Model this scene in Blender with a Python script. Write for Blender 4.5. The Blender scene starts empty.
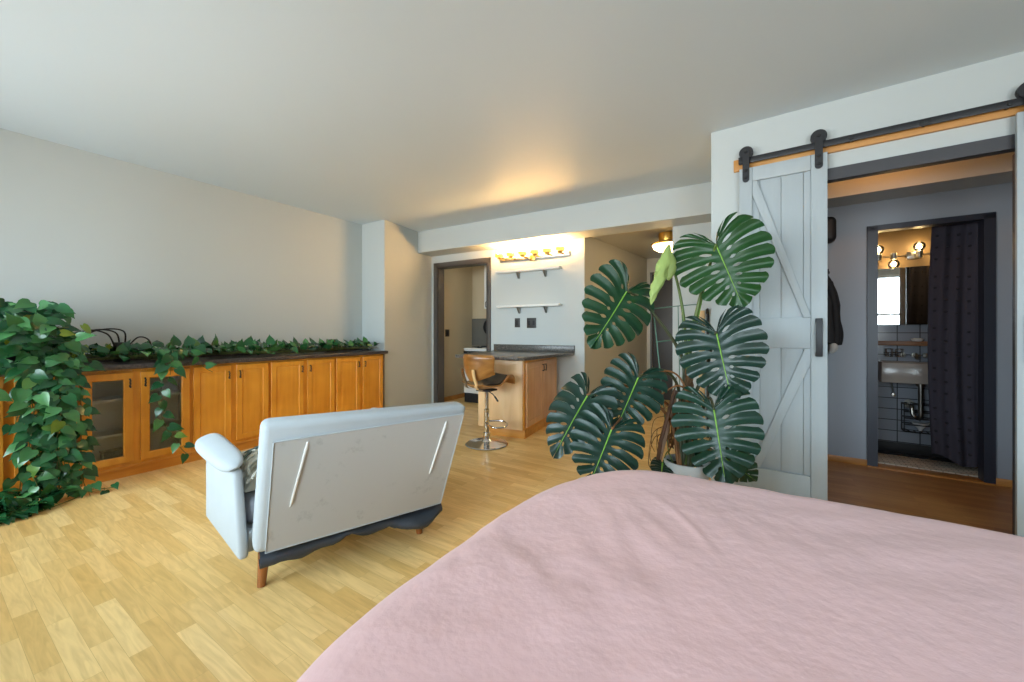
import bpy, bmesh, math, random
from mathutils import Vector, Matrix, noise
R = math.radians
PI = math.pi
rnd = random.Random(7)
sc = bpy.context.scene
col = sc.collection

# ------------------------------------------------------------------ frames
CAM_F, CAM_YAW, CAM_HY, CAM_H = 390.0, R(32.55), 331.25, 1.17
I4 = Matrix.Identity(4)
FB = Matrix.Rotation(R(-2.402), 4, 'Z')     # the wall with the barn doors
FM = Matrix.Rotation(R(2.5), 4, 'Z')        # the kitchen wall
FW = I4
_F = Vector((-math.sin(CAM_YAW), math.cos(CAM_YAW), 0)); _R = Vector((math.cos(CAM_YAW), math.sin(CAM_YAW), 0))
def ray(px): return _F + _R * ((px - 512) / CAM_F)
def at(px, py, t):                          # point at forward distance t
    p = ray(px) * t; p.z = CAM_H + (CAM_HY - py) / CAM_F * t; return p
def atx(px, py, x):
    return at(px, py, x / ray(px).x)
def atz(px, py, z):
    return at(px, py, (z - CAM_H) * CAM_F / (CAM_HY - py))

# ------------------------------------------------------------------ materials
def new_mat(name):
    m = bpy.data.materials.new(name); m.use_nodes = True
    nt = m.node_tree; b = nt.nodes['Principled BSDF']
    return m, nt, b
def lin(c):
    return tuple(((v / 12.92) if v <= .04045 else ((v + .055) / 1.055) ** 2.4) for v in c)
def rgb(r, g, b): return lin((r / 255, g / 255, b / 255)) + (1,)
def plain(name, c, rough=.5, metal=0, var=.06, scale=6, bump=0, bscale=80, spec=.5, coat=0, stretch=None, emit=None, estr=0, sheen=0):
    m, nt, b = new_mat(name); L = nt.links.new; N = nt.nodes.new
    tc = N('ShaderNodeTexCoord'); mp = N('ShaderNodeMapping'); L(tc.outputs['Object'], mp.inputs[0])
    if stretch: mp.inputs['Scale'].default_value = stretch
    nz = N('ShaderNodeTexNoise'); nz.inputs['Scale'].default_value = scale; nz.inputs['Detail'].default_value = 5
    L(mp.outputs[0], nz.inputs['Vector'])
    mx = N('ShaderNodeMix'); mx.data_type = 'RGBA'
    mx.inputs[6].default_value = tuple(v * (1 - var) for v in c[:3]) + (1,)
    mx.inputs[7].default_value = tuple(min(1, v * (1 + var)) for v in c[:3]) + (1,)
    L(nz.outputs['Fac'], mx.inputs[0]); L(mx.outputs[2], b.inputs['Base Color'])
    b.inputs['Roughness'].default_value = rough; b.inputs['Metallic'].default_value = metal
    b.inputs['Specular IOR Level'].default_value = spec
    b.inputs['Coat Weight'].default_value = coat
    if sheen: b.inputs['Sheen Weight'].default_value = sheen
    if bump:
        n2 = N('ShaderNodeTexNoise'); n2.inputs['Scale'].default_value = bscale; n2.inputs['Detail'].default_value = 4
        L(mp.outputs[0], n2.inputs['Vector'])
        bp = N('ShaderNodeBump'); bp.inputs['Strength'].default_value = bump; bp.inputs['Distance'].default_value = .01
        L(n2.outputs['Fac'], bp.inputs['Height']); L(bp.outputs[0], b.inputs['Normal'])
    if emit:
        b.inputs['Emission Color'].default_value = emit; b.inputs['Emission Strength'].default_value = estr
    return m
def wood(name, c1, c2, rough=.4, axis='Z', scale=9, coat=0, streak=22):
    m, nt, b = new_mat(name); L = nt.links.new; N = nt.nodes.new
    tc = N('ShaderNodeTexCoord'); mp = N('ShaderNodeMapping'); L(tc.outputs['Object'], mp.inputs[0])
    s = [streak, streak, streak]; s['XYZ'.index(axis)] = 1.3
    mp.inputs['Scale'].default_value = s
    nz = N('ShaderNodeTexNoise'); nz.inputs['Scale'].default_value = 1; nz.inputs['Detail'].default_value = 6; nz.inputs['Distortion'].default_value = .6
    L(mp.outputs[0], nz.inputs['Vector'])
    n2 = N('ShaderNodeTexNoise'); n2.inputs['Scale'].default_value = 3; L(tc.outputs['Object'], n2.inputs['Vector'])
    ma = N('ShaderNodeMath'); ma.operation = 'MULTIPLY_ADD'; ma.inputs[1].default_value = .5
    L(n2.outputs['Fac'], ma.inputs[0])
    m3 = N('ShaderNodeMath'); m3.operation = 'MULTIPLY'; m3.inputs[1].default_value = .5; L(nz.outputs['Fac'], m3.inputs[0]); L(m3.outputs[0], ma.inputs[2])
    cr = N('ShaderNodeValToRGB'); cr.color_ramp.elements[0].position = .36; cr.color_ramp.elements[1].position = .66
    cr.color_ramp.elements[0].color = c1; cr.color_ramp.elements[1].color = c2
    L(ma.outputs[0], cr.inputs[0]); L(cr.outputs[0], b.inputs['Base Color'])
    b.inputs['Roughness'].default_value = rough; b.inputs['Coat Weight'].default_value = coat; b.inputs['Coat Roughness'].default_value = .2
    return m
def floor_mat(name='laminate_strip_floor', ca=rgb(226, 184, 112), cb_=rgb(247, 212, 146)):
    m, nt, b = new_mat(name); L = nt.links.new; N = nt.nodes.new
    tc = N('ShaderNodeTexCoord')
    def brick(w, h, c1, c2, sq=1.0, off=.37):
        t = N('ShaderNodeTexBrick'); t.offset = off; t.offset_frequency = 2; t.squash = sq
        t.inputs['Scale'].default_value = 1; t.inputs['Brick Width'].default_value = w; t.inputs['Row Height'].default_value = h
        t.inputs['Mortar Size'].default_value = .0006; t.inputs['Mortar Smooth'].default_value = .3
        t.inputs['Color1'].default_value = c1; t.inputs['Color2'].default_value = c2
        t.inputs['Mortar'].default_value = tuple(v * .78 for v in c1[:3]) + (1,)
        L(tc.outputs['Object'], t.inputs['Vector']); return t
    b1 = brick(.48, .066, ca, cb_)
    mp = N('ShaderNodeMapping'); mp.inputs['Scale'].default_value = (3.5, 34, 10); L(tc.outputs['Object'], mp.inputs[0])
    # a shift of the grain per strip
    sh = N('ShaderNodeMath'); sh.operation = 'MULTIPLY'; sh.inputs[1].default_value = 90; L(b1.outputs['Color'], sh.inputs[0])
    cb = N('ShaderNodeCombineXYZ'); L(sh.outputs[0], cb.inputs[0]); L(sh.outputs[0], cb.inputs[2])
    va = N('ShaderNodeVectorMath'); va.operation = 'ADD'; L(mp.outputs[0], va.inputs[0]); L(cb.outputs[0], va.inputs[1])
    nz = N('ShaderNodeTexNoise'); nz.inputs['Scale'].default_value = 1; nz.inputs['Detail'].default_value = 7; nz.inputs['Distortion'].default_value = 1.6
    L(va.outputs[0], nz.inputs['Vector'])
    cr = N('ShaderNodeValToRGB'); cr.color_ramp.elements[0].position = .3; cr.color_ramp.elements[1].position = .62
    cr.color_ramp.elements[0].color = (.80, .75, .68, 1); cr.color_ramp.elements[1].color = (1.05, 1.05, 1.05, 1)
    L(nz.outputs['Fac'], cr.inputs[0])
    mx = N('ShaderNodeMix'); mx.data_type = 'RGBA'; mx.blend_type = 'MULTIPLY'; mx.inputs[0].default_value = .75
    L(b1.outputs['Color'], mx.inputs[6]); L(cr.outputs[0], mx.inputs[7])
    L(mx.outputs[2], b.inputs['Base Color'])
    b.inputs['Roughness'].default_value = .36
    bp = N('ShaderNodeBump'); bp.inputs['Strength'].default_value = .08; bp.inputs['Distance'].default_value = .002
    L(nz.outputs['Fac'], bp.inputs['Height']); L(bp.outputs[0], b.inputs['Normal'])
    return m
def tile_mat(name, c, mort, w, h, rough=.2, off=.0, plane='XZ', vary=.08):
    m, nt, b = new_mat(name); L = nt.links.new; N = nt.nodes.new
    tc = N('ShaderNodeTexCoord'); mp = N('ShaderNodeMapping'); L(tc.outputs['Object'], mp.inputs[0])
    if plane == 'XZ': mp.inputs['Rotation'].default_value = (R(-90), 0, 0)
    t = N('ShaderNodeTexBrick'); t.offset = off
    t.inputs['Scale'].default_value = 1; t.inputs['Brick Width'].default_value = w; t.inputs['Row Height'].default_value = h
    t.inputs['Mortar Size'].default_value = .004; t.inputs['Color1'].default_value = tuple(v * (1 - vary) for v in c[:3]) + (1,)
    t.inputs['Color2'].default_value = tuple(v * (1 + vary) for v in c[:3]) + (1,); t.inputs['Mortar'].default_value = mort
    L(mp.outputs[0], t.inputs['Vector']); L(t.outputs['Color'], b.inputs['Base Color'])
    b.inputs['Roughness'].default_value = rough
    return m
def speckle(name, dark, mid, light, rough=.3, scale=90):
    m, nt, b = new_mat(name); L = nt.links.new; N = nt.nodes.new
    tc = N('ShaderNodeTexCoord'); v = N('ShaderNodeTexNoise'); v.inputs['Scale'].default_value = scale; v.inputs['Detail'].default_value = 8; v.inputs['Roughness'].default_value = .75
    L(tc.outputs['Object'], v.inputs['Vector'])
    cr = N('ShaderNodeValToRGB'); e = cr.color_ramp.elements; e[0].position = .38; e[0].color = dark; e[1].position = .66; e[1].color = light
    x = cr.color_ramp.elements.new(.5); x.color = mid
    L(v.outputs['Fac'], cr.inputs[0]); L(cr.outputs[0], b.inputs['Base Color']); b.inputs['Roughness'].default_value = rough
    return m
def glass_mat(name, tint=(.95, .97, .96, 1), refl=.06):
    m = bpy.data.materials.new(name); m.use_nodes = True; nt = m.node_tree; nt.nodes.clear(); N = nt.nodes.new; L = nt.links.new
    o = N('ShaderNodeOutputMaterial'); mx = N('ShaderNodeMixShader'); tr = N('ShaderNodeBsdfTransparent'); gl = N('ShaderNodeBsdfGlossy')
    tr.inputs[0].default_value = tint; gl.inputs['Roughness'].default_value = .05
    nz = N('ShaderNodeTexNoise'); nz.inputs['Scale'].default_value = 2
    fr = N('ShaderNodeFresnel'); fr.inputs[0].default_value = 1.45
    L(fr.outputs[0], mx.inputs[0]); L(tr.outputs[0], mx.inputs[1]); L(gl.outputs[0], mx.inputs[2]); L(mx.outputs[0], o.inputs[0])
    return m
def leaf_mat(name, c1, c2, c3, rough=.38, yellow=0.0):
    m, nt, b = new_mat(name); L = nt.links.new; N = nt.nodes.new
    g = N('ShaderNodeNewGeometry'); cr = N('ShaderNodeValToRGB'); e = cr.color_ramp.elements
    e[0].position = 0; e[0].color = c1; e[1].position = 1.0; e[1].color = c3
    x = e.new(.6); x.color = c2
    if yellow:
        y = e.new(1 - yellow * 1.5); y.color = c3; e[len(e) - 1].color = rgb(150, 170, 40)
    L(g.outputs['Random Per Island'], cr.inputs[0])
    nz = N('ShaderNodeTexNoise'); nz.inputs['Scale'].default_value = 30; tc = N('ShaderNodeTexCoord'); L(tc.outputs['Object'], nz.inputs['Vector'])
    mx = N('ShaderNodeMix'); mx.data_type = 'RGBA'; mx.blend_type = 'MULTIPLY'; mx.inputs[0].default_value = .35
    L(cr.outputs[0], mx.inputs[6]); L(nz.outputs['Color'], mx.inputs[7])
    L(mx.outputs[2], b.inputs['Base Color'])
    b.inputs['Roughness'].default_value = rough
    return m

M = {}
M['wall'] = plain('wall_paint', rgb(192, 198, 197), .55, var=.02, scale=1.5, bump=.05, bscale=220)
M['ceil'] = plain('ceiling_paint', rgb(208, 219, 226), .5, spec=.22, var=.02, scale=1.2, bump=.03, bscale=60)
M['floor'] = floor_mat()
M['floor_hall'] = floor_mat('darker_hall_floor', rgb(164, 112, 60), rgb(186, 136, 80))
M['honey'] = wood('honey_maple', rgb(204, 128, 30), rgb(236, 164, 56), .34, 'Z', coat=.25, streak=14)
M['honey_h'] = wood('honey_maple_across', rgb(190, 118, 32), rgb(224, 152, 58), .36, 'Y', coat=.2, streak=14)
M['maple'] = wood('pale_maple', rgb(214, 172, 122), rgb(232, 196, 150), .38, 'Z', coat=.15, streak=14)
M['maple_door'] = wood('rose_maple', rgb(196, 146, 100), rgb(218, 172, 126), .38, 'Z', coat=.15, streak=14)
M['honey_x'] = wood('honey_plinth', rgb(196, 132, 56), rgb(224, 164, 84), .4, 'X')
M['base'] = wood('oak_baseboard', rgb(170, 112, 52), rgb(200, 142, 76), .4, 'X')
M['pine'] = wood('raw_pine', rgb(190, 128, 58), rgb(214, 158, 86), .5, 'X')
M['walnut'] = wood('bent_walnut', rgb(124, 78, 34), rgb(174, 120, 62), .3, 'X', coat=.4, streak=18)
M['paleply'] = wood('pale_ply', rgb(206, 168, 116), rgb(226, 192, 142), .4, 'Z')
M['legwood'] = wood('leg_wood', rgb(120, 66, 28), rgb(160, 96, 44), .35, 'Z', coat=.3)
M['brownwood'] = wood('brown_shelf', rgb(110, 72, 42), rgb(140, 96, 58), .45, 'X')
M['granite'] = speckle('dark_speckled_laminate', rgb(36, 31, 30), rgb(66, 58, 56), rgb(116, 106, 100), .3)
M['granite2'] = speckle('grey_speckled_laminate', rgb(48, 46, 44), rgb(82, 79, 75), rgb(128, 124, 116), .28, 70)
M['trim'] = plain('dark_grey_trim', rgb(62, 62, 66), .45, var=.05)
M['ktrim'] = plain('taupe_trim', rgb(84, 79, 75), .45, var=.05)
M['navytrim'] = plain('charcoal_blue_trim', rgb(44, 48, 60), .4, var=.05)
M['barn'] = plain('weathered_grey_white_paint', rgb(174, 183, 187), .55, var=.05, scale=3, stretch=(9, 9, .7), bump=.1, bscale=14)
M['black'] = plain('black_steel', rgb(44, 45, 48), .45, metal=.3, var=.08)
M['blackm'] = plain('matt_black', rgb(24, 24, 26), .6, var=.1)
M['plate'] = plain('dark_switch_plate', rgb(52, 48, 46), .4, var=.05)
M['chrome'] = plain('chrome', rgb(205, 205, 205), .12, metal=1, var=.02)
M['nickel'] = plain('brushed_nickel', rgb(160, 156, 148), .3, metal=1, var=.04)
M['brass'] = plain('brass', rgb(206, 164, 84), .28, metal=1, var=.05)
M['white'] = plain('white_paint', rgb(226, 226, 222), .45, var=.02)
M['enamel'] = plain('white_enamel', rgb(222, 222, 220), .2, var=.02)
M['shelfpale'] = plain('pale_melamine', rgb(216, 208, 196), .5, var=.03)
M['inner'] = plain('cabinet_inside', rgb(238, 226, 208), .55, var=.05)
M['glass'] = glass_mat('clear_glass')
M['wglass'] = glass_mat('window_glass', (.98, .99, .99, 1))
M['beige'] = plain('warm_light_beige', rgb(196, 180, 150), .5, var=.03, scale=1.5)  # warm, dim room light put into the kitchen wall colour
M['beige2'] = plain('satin_warm_light_beige', rgb(188, 180, 160), .3, var=.03, scale=1.5)  # hallway's warm light painted into its wall and ceiling colour
M['greywall'] = plain('grey_blue_wall', rgb(150, 158, 168), .55, var=.03, scale=1.5)  # darker, bluer base colour than the room walls
M['duvet'] = plain('pink_cotton', rgb(228, 189, 190), .85, var=.035, scale=5, bump=.25, bscale=26, spec=.2, sheen=.15)
M['mattress'] = plain('mattress_ticking', rgb(210, 206, 200), .9, var=.03)
M['bedbase'] = plain('bed_base_fabric', rgb(90, 86, 84), .9, var=.05)
M['sofa'] = plain('pale_blue_grey_linen', rgb(178, 185, 189), .85, var=.04, scale=9, bump=.2, bscale=300, spec=.2)
M['sofacush'] = plain('grey_linen', rgb(150, 154, 164), .9, var=.05, bump=.2, bscale=300, spec=.2)
def sofa_back_mat():
    m, nt, b = new_mat('scuffed_back_cloth'); L = nt.links.new; N = nt.nodes.new
    tc = N('ShaderNodeTexCoord'); n = N('ShaderNodeTexNoise'); n.inputs['Scale'].default_value = 5; n.inputs['Detail'].default_value = 8; n.inputs['Roughness'].default_value = .7
    L(tc.outputs['Object'], n.inputs['Vector'])
    cr = N('ShaderNodeValToRGB'); e = cr.color_ramp.elements; e[0].position = .27; e[0].color = rgb(146, 145, 143); e[1].position = .42; e[1].color = rgb(178, 177, 174)
    L(n.outputs['Fac'], cr.inputs[0]); L(cr.outputs[0], b.inputs['Base Color']); b.inputs['Roughness'].default_value = .9; b.inputs['Specular IOR Level'].default_value = .2
    return m
M['sofaback'] = sofa_back_mat()
M['dust'] = plain('slate_dust_cover', rgb(50, 57, 66), .55, var=.15, bump=.4, bscale=14)
M['cream'] = plain('cream_yarn', rgb(234, 234, 222), .9, var=.05, bump=.4, bscale=200)
M['yarngreen'] = plain('grey_green_yarn', rgb(92, 106, 98), .9, var=.1)
M['leather'] = plain('black_leather', rgb(26, 25, 26), .35, var=.08)
M['potwhite'] = plain('pale_grey_pot', rgb(196, 200, 200), .4, var=.03)
M['potblack'] = plain('black_pot', rgb(30, 30, 32), .5, var=.05)
M['soil'] = plain('soil', rgb(52, 38, 26), .95, var=.3, scale=40, bump=.8, bscale=90)
M['monstera'] = leaf_mat('monstera_leaf', rgb(16, 50, 40), rgb(20, 60, 43), rgb(28, 74, 44), .34)
M['monstera_lit'] = leaf_mat('monstera_leaf_lit', rgb(28, 76, 30), rgb(32, 84, 34), rgb(42, 96, 38), .38)  # lit copy of the leaf: brighter greens stand in for light
M['vein'] = plain('leaf_midrib', rgb(120, 168, 60), .5, var=.08)
M['petiole'] = plain('green_petiole', rgb(84, 104, 40), .45, var=.15, scale=12)
M['petiole_dark'] = plain('olive_petiole', rgb(62, 66, 40), .5, var=.2, scale=12)
M['petiole_brown'] = plain('dry_petiole', rgb(128, 84, 46), .7, var=.25, scale=14)
M['newleaf'] = plain('pale_new_leaf', rgb(152, 174, 98), .5, var=.18, scale=22)
M['root'] = plain('aerial_root', rgb(108, 78, 50), .8, var=.3, scale=20)
M['stake'] = wood('weathered_stake', rgb(150, 120, 98), rgb(196, 168, 146), .7, 'Z')
M['stakedark'] = wood('dark_stake', rgb(66, 40, 22), rgb(104, 66, 36), .6, 'Z')
M['wiregreen'] = plain('green_wire', rgb(84, 122, 104), .5, var=.05)
M['pothos'] = leaf_mat('pothos_leaf', rgb(26, 74, 44), rgb(42, 104, 58), rgb(84, 142, 80), .27, yellow=.014)
M['vine'] = plain('vine_stem', rgb(88, 98, 44), .6, var=.2, scale=20)
M['steel'] = plain('stainless', rgb(150, 148, 142), .3, metal=.8, var=.05)
M['backsplash'] = plain('grey_backsplash', rgb(106, 104, 98), .25, var=.06)
M['mirror'] = plain('mirror_silver', rgb(215, 218, 220), .02, metal=1, var=0)
M['tile'] = tile_mat('grey_white_wall_tile', rgb(138, 143, 152), rgb(60, 60, 62), .155, .105, .18)
M['bathpaint'] = plain('warm_bath_paint', rgb(136, 112, 76), .5, var=.03)
M['bathfloor'] = tile_mat('dark_floor_tile', rgb(46, 46, 50), rgb(30, 30, 30), .2, .2, .25, plane='XY')
M['mat_rug'] = tile_mat('herringbone_bath_mat', rgb(214, 202, 184), rgb(150, 136, 120), .07, .028, .9, off=.5, plane='XY', vary=.16)
M['sink'] = plain('sink_ceramic', rgb(146, 140, 134), .18, var=.03)
M['curtain'] = plain('charcoal_curtain', rgb(66, 64, 74), .9, var=.08, scale=8, spec=.1)
M['tuft'] = plain('black_tuft', rgb(42, 40, 48), .95, var=.1)
M['jacket'] = plain('black_jacket', rgb(26, 27, 30), .75, var=.15, bump=.4, bscale=20)
M['cloth_w'] = plain('white_cloth', rgb(190, 190, 186), .8, var=.05)
M['darkdoor'] = plain('dark_grey_door', rgb(66, 62, 60), .45, var=.04)
def glow(name, c, s):
    return plain(name, (.8, .8, .8, 1), .4, var=.02, emit=tuple(c) + (1,), estr=s)
M['bulb'] = glow('lit_bulb', (1, .55, .18), 300)
M['amber'] = plain('amber_shade', rgb(226, 170, 60), .3, var=.1, scale=30, emit=(1, .58, .12, 1), estr=.55)
M['hallglass'] = glow('lit_frosted_glass', (1, .66, .28), 9)
M['bathbulb'] = glow('lit_globe', (1, .72, .36), 45)
M['globe'] = glass_mat('globe_glass', (1, .96, .88, 1))

# ------------------------------------------------------------------ mesh helper
class MB:
    def __init__(s): s.bm = bmesh.new(); s.mi = 0
    def _fin(s, faces):
        for f in faces: f.material_index = s.mi; f.smooth = True
    def box(s, lo, hi, bev=0, mat=None, seg=2):
        lo = Vector(lo); hi = Vector(hi)
        d = bmesh.ops.create_cube(s.bm, size=1)
        vs = d['verts']; c = (lo + hi) / 2; sz = hi - lo
        for v in vs: v.co = Vector((v.co.x * sz.x, v.co.y * sz.y, v.co.z * sz.z)) + c
        fs = set(f for v in vs for f in v.link_faces)
        if bev:
            es = set(e for v in vs for e in v.link_edges)
            r = bmesh.ops.bevel(s.bm, geom=list(vs) + list(es), offset=min(bev, min(abs(x) for x in sz) * .49), segments=seg, profile=.5, affect='EDGES')
            fs = set(r['faces']) | set(f for f in fs if f.is_valid)
            vs = list(set(v for f in fs for v in f.verts))
        if mat is not None:
            for v in vs: v.co = mat @ v.co
        s._fin(fs); return vs
    def grid(s, pts, close_u=False, close_v=False):       # pts[i][j]
        nu = len(pts); nv = len(pts[0])
        V = [[s.bm.verts.new(p) for p in row] for row in pts]; fs = []
        for i in range(nu if close_u else nu - 1):
            for j in range(nv if close_v else nv - 1):
                q = [V[i][j], V[(i + 1) % nu][j], V[(i + 1) % nu][(j + 1) % nv], V[i][(j + 1) % nv]]
                if len(set(q)) == 4:
                    fs.append(s.bm.faces.new(q))
        s._fin(fs); return V
    def cap(s, ring, flip=False):
        try:
            f = s.bm.faces.new(ring[::-1] if flip else ring); s._fin([f])
        except ValueError: pass
    def tube(s, pts, r, seg=8, closed=False, caps=True):
        pts = [Vector(p) for p in pts]; n = len(pts)
        rs = r if isinstance(r, (list, tuple)) else [r] * n
        rings = []; up = None
        for i, p in enumerate(pts):
            if closed: t = pts[(i + 1) % n] - pts[i - 1]
            else: t = pts[min(i + 1, n - 1)] - pts[max(i - 1, 0)]
            t.normalize()
            if up is None:
                up = Vector((0, 0, 1)) if abs(t.z) < .9 else Vector((1, 0, 0))
            a = t.cross(up)
            if a.length < 1e-5: a = t.orthogonal()
            a.normalize(); b = a.cross(t).normalized(); up = b
            rings.append([p + (a * math.cos(2 * PI * k / seg) + b * math.sin(2 * PI * k / seg)) * rs[i] for k in range(seg)])
        V = s.grid(rings, close_u=closed, close_v=True)
        if caps and not closed:
            s.cap(V[0], True); s.cap(V[-1])
        return V
    def lathe(s, prof, c=(0, 0, 0), seg=24, axis='Z', mat=None):   # prof: (r, h)
        c = Vector(c); rings = []
        for r, h in prof:
            row = []
            for k in range(seg):
                a = 2 * PI * k / seg; x, y = r * math.cos(a), r * math.sin(a)
                p = {'Z': (x, y, h), 'Y': (x, h, y), 'X': (h, x, y)}[axis]
                p = Vector(p)
                if mat is not None: p = mat @ p
                row.append(p + c)
            rings.append(row)
        V = s.grid(rings, close_v=True)
        if prof[0][0] > 1e-6: s.cap(V[0], True)
        if prof[-1][0] > 1e-6: s.cap(V[-1])
        return V
    def prism(s, poly, z0, z1, bev=0):                      # polygon in xy
        b = [s.bm.verts.new((p[0], p[1], z0)) for p in poly]; t = [s.bm.verts.new((p[0], p[1], z1)) for p in poly]
        fs = [s.bm.faces.new(b[::-1]), s.bm.faces.new(t)]; n = len(poly)
        for i in range(n): fs.append(s.bm.faces.new((b[i], b[(i + 1) % n], t[(i + 1) % n], t[i])))
        if bev:
            es = set(e for f in fs for e in f.edges)
            r = bmesh.ops.bevel(s.bm, geom=list(es), offset=bev, segments=2, profile=.5, affect='EDGES')
            fs = list(set(r['faces']) | set(f for f in fs if f.is_valid))
        s._fin(fs)
    def hexa(s, c8, bev=0):                                 # 8 corners: bottom 4, top 4
        v = [s.bm.verts.new(p) for p in c8]
        fs = [s.bm.faces.new([v[i] for i in q]) for q in ((3, 2, 1, 0), (4, 5, 6, 7), (0, 1, 5, 4), (1, 2, 6, 5), (2, 3, 7, 6), (3, 0, 4, 7))]
        if bev:
            es = set(e for f in fs for e in f.edges)
            r = bmesh.ops.bevel(s.bm, geom=list(es), offset=bev, segments=3, profile=.5, affect='EDGES')
            fs = list(set(r['faces']) | set(f for f in fs if f.is_valid))
        s._fin(fs)

OFF = {}
XK = [1.0]                                  # width factor for the small bathroom
def tag(o, label=None, cat=None, group=None, kind=None):
    if label: o['label'] = label
    if cat: o['category'] = cat
    if group: o['group'] = group
    if kind: o['kind'] = kind
    return o
def thing(name, label, cat, base, fr=FW, group=None):
    o = bpy.data.objects.new(name, None); col.objects.link(o); o.empty_display_size = .1
    base = Vector(base); base.x *= XK[0]; o.matrix_world = fr @ Matrix.Translation(base); OFF[o.name] = base
    return tag(o, label, cat, group)
def obj(name, mb, mat, parent=None, fr=FW, sharp=32, recalc=True, merge=0):
    bm = mb.bm
    if XK[0] != 1:
        for v in bm.verts: v.co.x *= XK[0]
    if merge: bmesh.ops.remove_doubles(bm, verts=bm.verts, dist=merge)
    if recalc: bmesh.ops.recalc_face_normals(bm, faces=bm.faces)
    if parent is not None: base = OFF[parent.name]
    else:
        xs = [v.co.x for v in bm.verts]; ys = [v.co.y for v in bm.verts]; zs = [v.co.z for v in bm.verts]
        base = Vector(((min(xs) + max(xs)) / 2, (min(ys) + max(ys)) / 2, min(zs)))
    for v in bm.verts: v.co -= base
    me = bpy.data.meshes.new(name); bm.to_mesh(me); bm.free()
    for m in (mat if isinstance(mat, (list, tuple)) else [mat]): me.materials.append(m)
    if sharp: me.set_sharp_from_angle(angle=R(sharp))
    o = bpy.data.objects.new(name, me); col.objects.link(o)
    OFF[o.name] = base
    if parent is not None: o.parent = parent
    else: o.matrix_world = fr @ Matrix.Translation(base)
    return o
def struct(name, mb, mat, fr=FW, parent=None):
    o = obj(name, mb, mat, parent, fr)
    if parent is None: o['kind'] = 'structure'
    return o
def boxes(*bs):
    m = MB()
    for b in bs: m.box(*b)
    return m
def catmull(pts, n=8):
    pts = [Vector(p) for p in pts]; out = []
    P = [pts[0] * 2 - pts[1]] + pts + [pts[-1] * 2 - pts[-2]]
    for i in range(1, len(P) - 2):
        for k in range(n):
            t = k / n; a, b, c, d = P[i - 1], P[i], P[i + 1], P[i + 2]
            out.append(.5 * ((2 * b) + (c - a) * t + (2 * a - 5 * b + 4 * c - d) * t * t + (3 * b - a - 3 * c + d) * t ** 3))
    out.append(pts[-1]); return out

exec_parts = []
# ================================================================== SETTING
CZ = 2.697
struct('floor', boxes(((-5.2, -2.1, -.08), (3.3, 7.6, 0))), M['floor'])
struct('ceiling', boxes(((-5.2, -2.1, CZ), (3.3, 7.6, CZ + .1))), M['ceil'])
struct('wall_left', boxes(((-4.97, -1.85, 0), (-4.819, 3.556, CZ))), M['wall'])
mb = MB(); mb.prism([(-4.97, 3.556), (-4.337, 3.556), (-4.505, 4.66), (-4.97, 4.66)], 0, CZ); struct('wall_left_pier', mb, M['wall'])
struct('wall_back', boxes(((-5.2, 7.3, 0), (3.3, 7.45, CZ))), M['wall'])
struct('wall_right', boxes(((3.0, -1.85, 0), (3.15, 7.5, CZ))), M['wall'])
# back wall with two wide windows, behind the camera
WY = -1.7
wins = [(-4.6, -2.3), (-1.95, -.5), (.78, 2.4)]
WZ0, WZ1 = .72, 2.42
mb = MB(); xs = -4.97
for a, b_ in wins:
    mb.box((xs, WY - .15, 0), (a, WY, CZ)); xs = b_
    mb.box((a, WY - .15, 0), (b_, WY, WZ0)); mb.box((a, WY - .15, WZ1), (b_, WY, CZ))
mb.box((xs, WY - .15, 0), (3.15, WY, CZ))
struct('wall_window_side', mb, M['wall'])
for i, (a, b_) in enumerate(wins):
    mb = MB(); y0, y1 = WY - .10, WY - .04
    for lo, hi in (((a, y0, WZ0), (a + .06, y1, WZ1)), ((b_ - .06, y0, WZ0), (b_, y1, WZ1)), ((a, y0, WZ0), (b_, y1, WZ0 + .06)), ((a, y0, WZ1 - .06), (b_, y1, WZ1)),
                   (((a + b_) / 2 - .03, y0, WZ0), ((a + b_) / 2 + .03, y1, WZ1)), ((a, y0, 1.52), (b_, y1, 1.575))):
        mb.box(lo, hi)
    w = struct('window_%d' % (i + 1), mb, M['white'])
    obj('window_pane', boxes(((a + .04, WY - .073, WZ0 + .04), (b_ - .04, WY - .067, WZ1 - .04))), M['wglass'], w)
    obj('window_sill', boxes(((a - .04, WY - .05, WZ0 - .03), (b_ + .04, WY + .09, WZ0), .006)), M['white'], w)

# ---- wall with the barn doors (frame B)
BY = 3.341
struct('wall_right_hand', boxes(((-.463, BY, 0), (.205, BY + .13, CZ)), ((.205, BY, 2.185), (1.10, BY + .05, CZ)), ((1.10, BY, 0), (3.2, BY + .13, CZ)),
       ((-.463, BY + .13, 0), (-.36, 4.62, CZ))), M['wall'], FB)
mb = boxes(((.13, BY - .016, 2.172), (1.16, BY, 2.25)), ((.13, BY - .016, 0), (.208, BY, 2.172)), ((1.072, BY - .016, 0), (1.16, BY, 2.172)),
           ((.195, BY - .01, 0), (.21, BY + .14, 2.18)), ((1.072, BY - .01, 0), (1.102, BY + .14, 2.18)), ((.195, BY - .01, 2.172), (1.10, BY + .05, 2.186)))
struct('trim_1', mb, M['trim'], FB)
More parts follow.
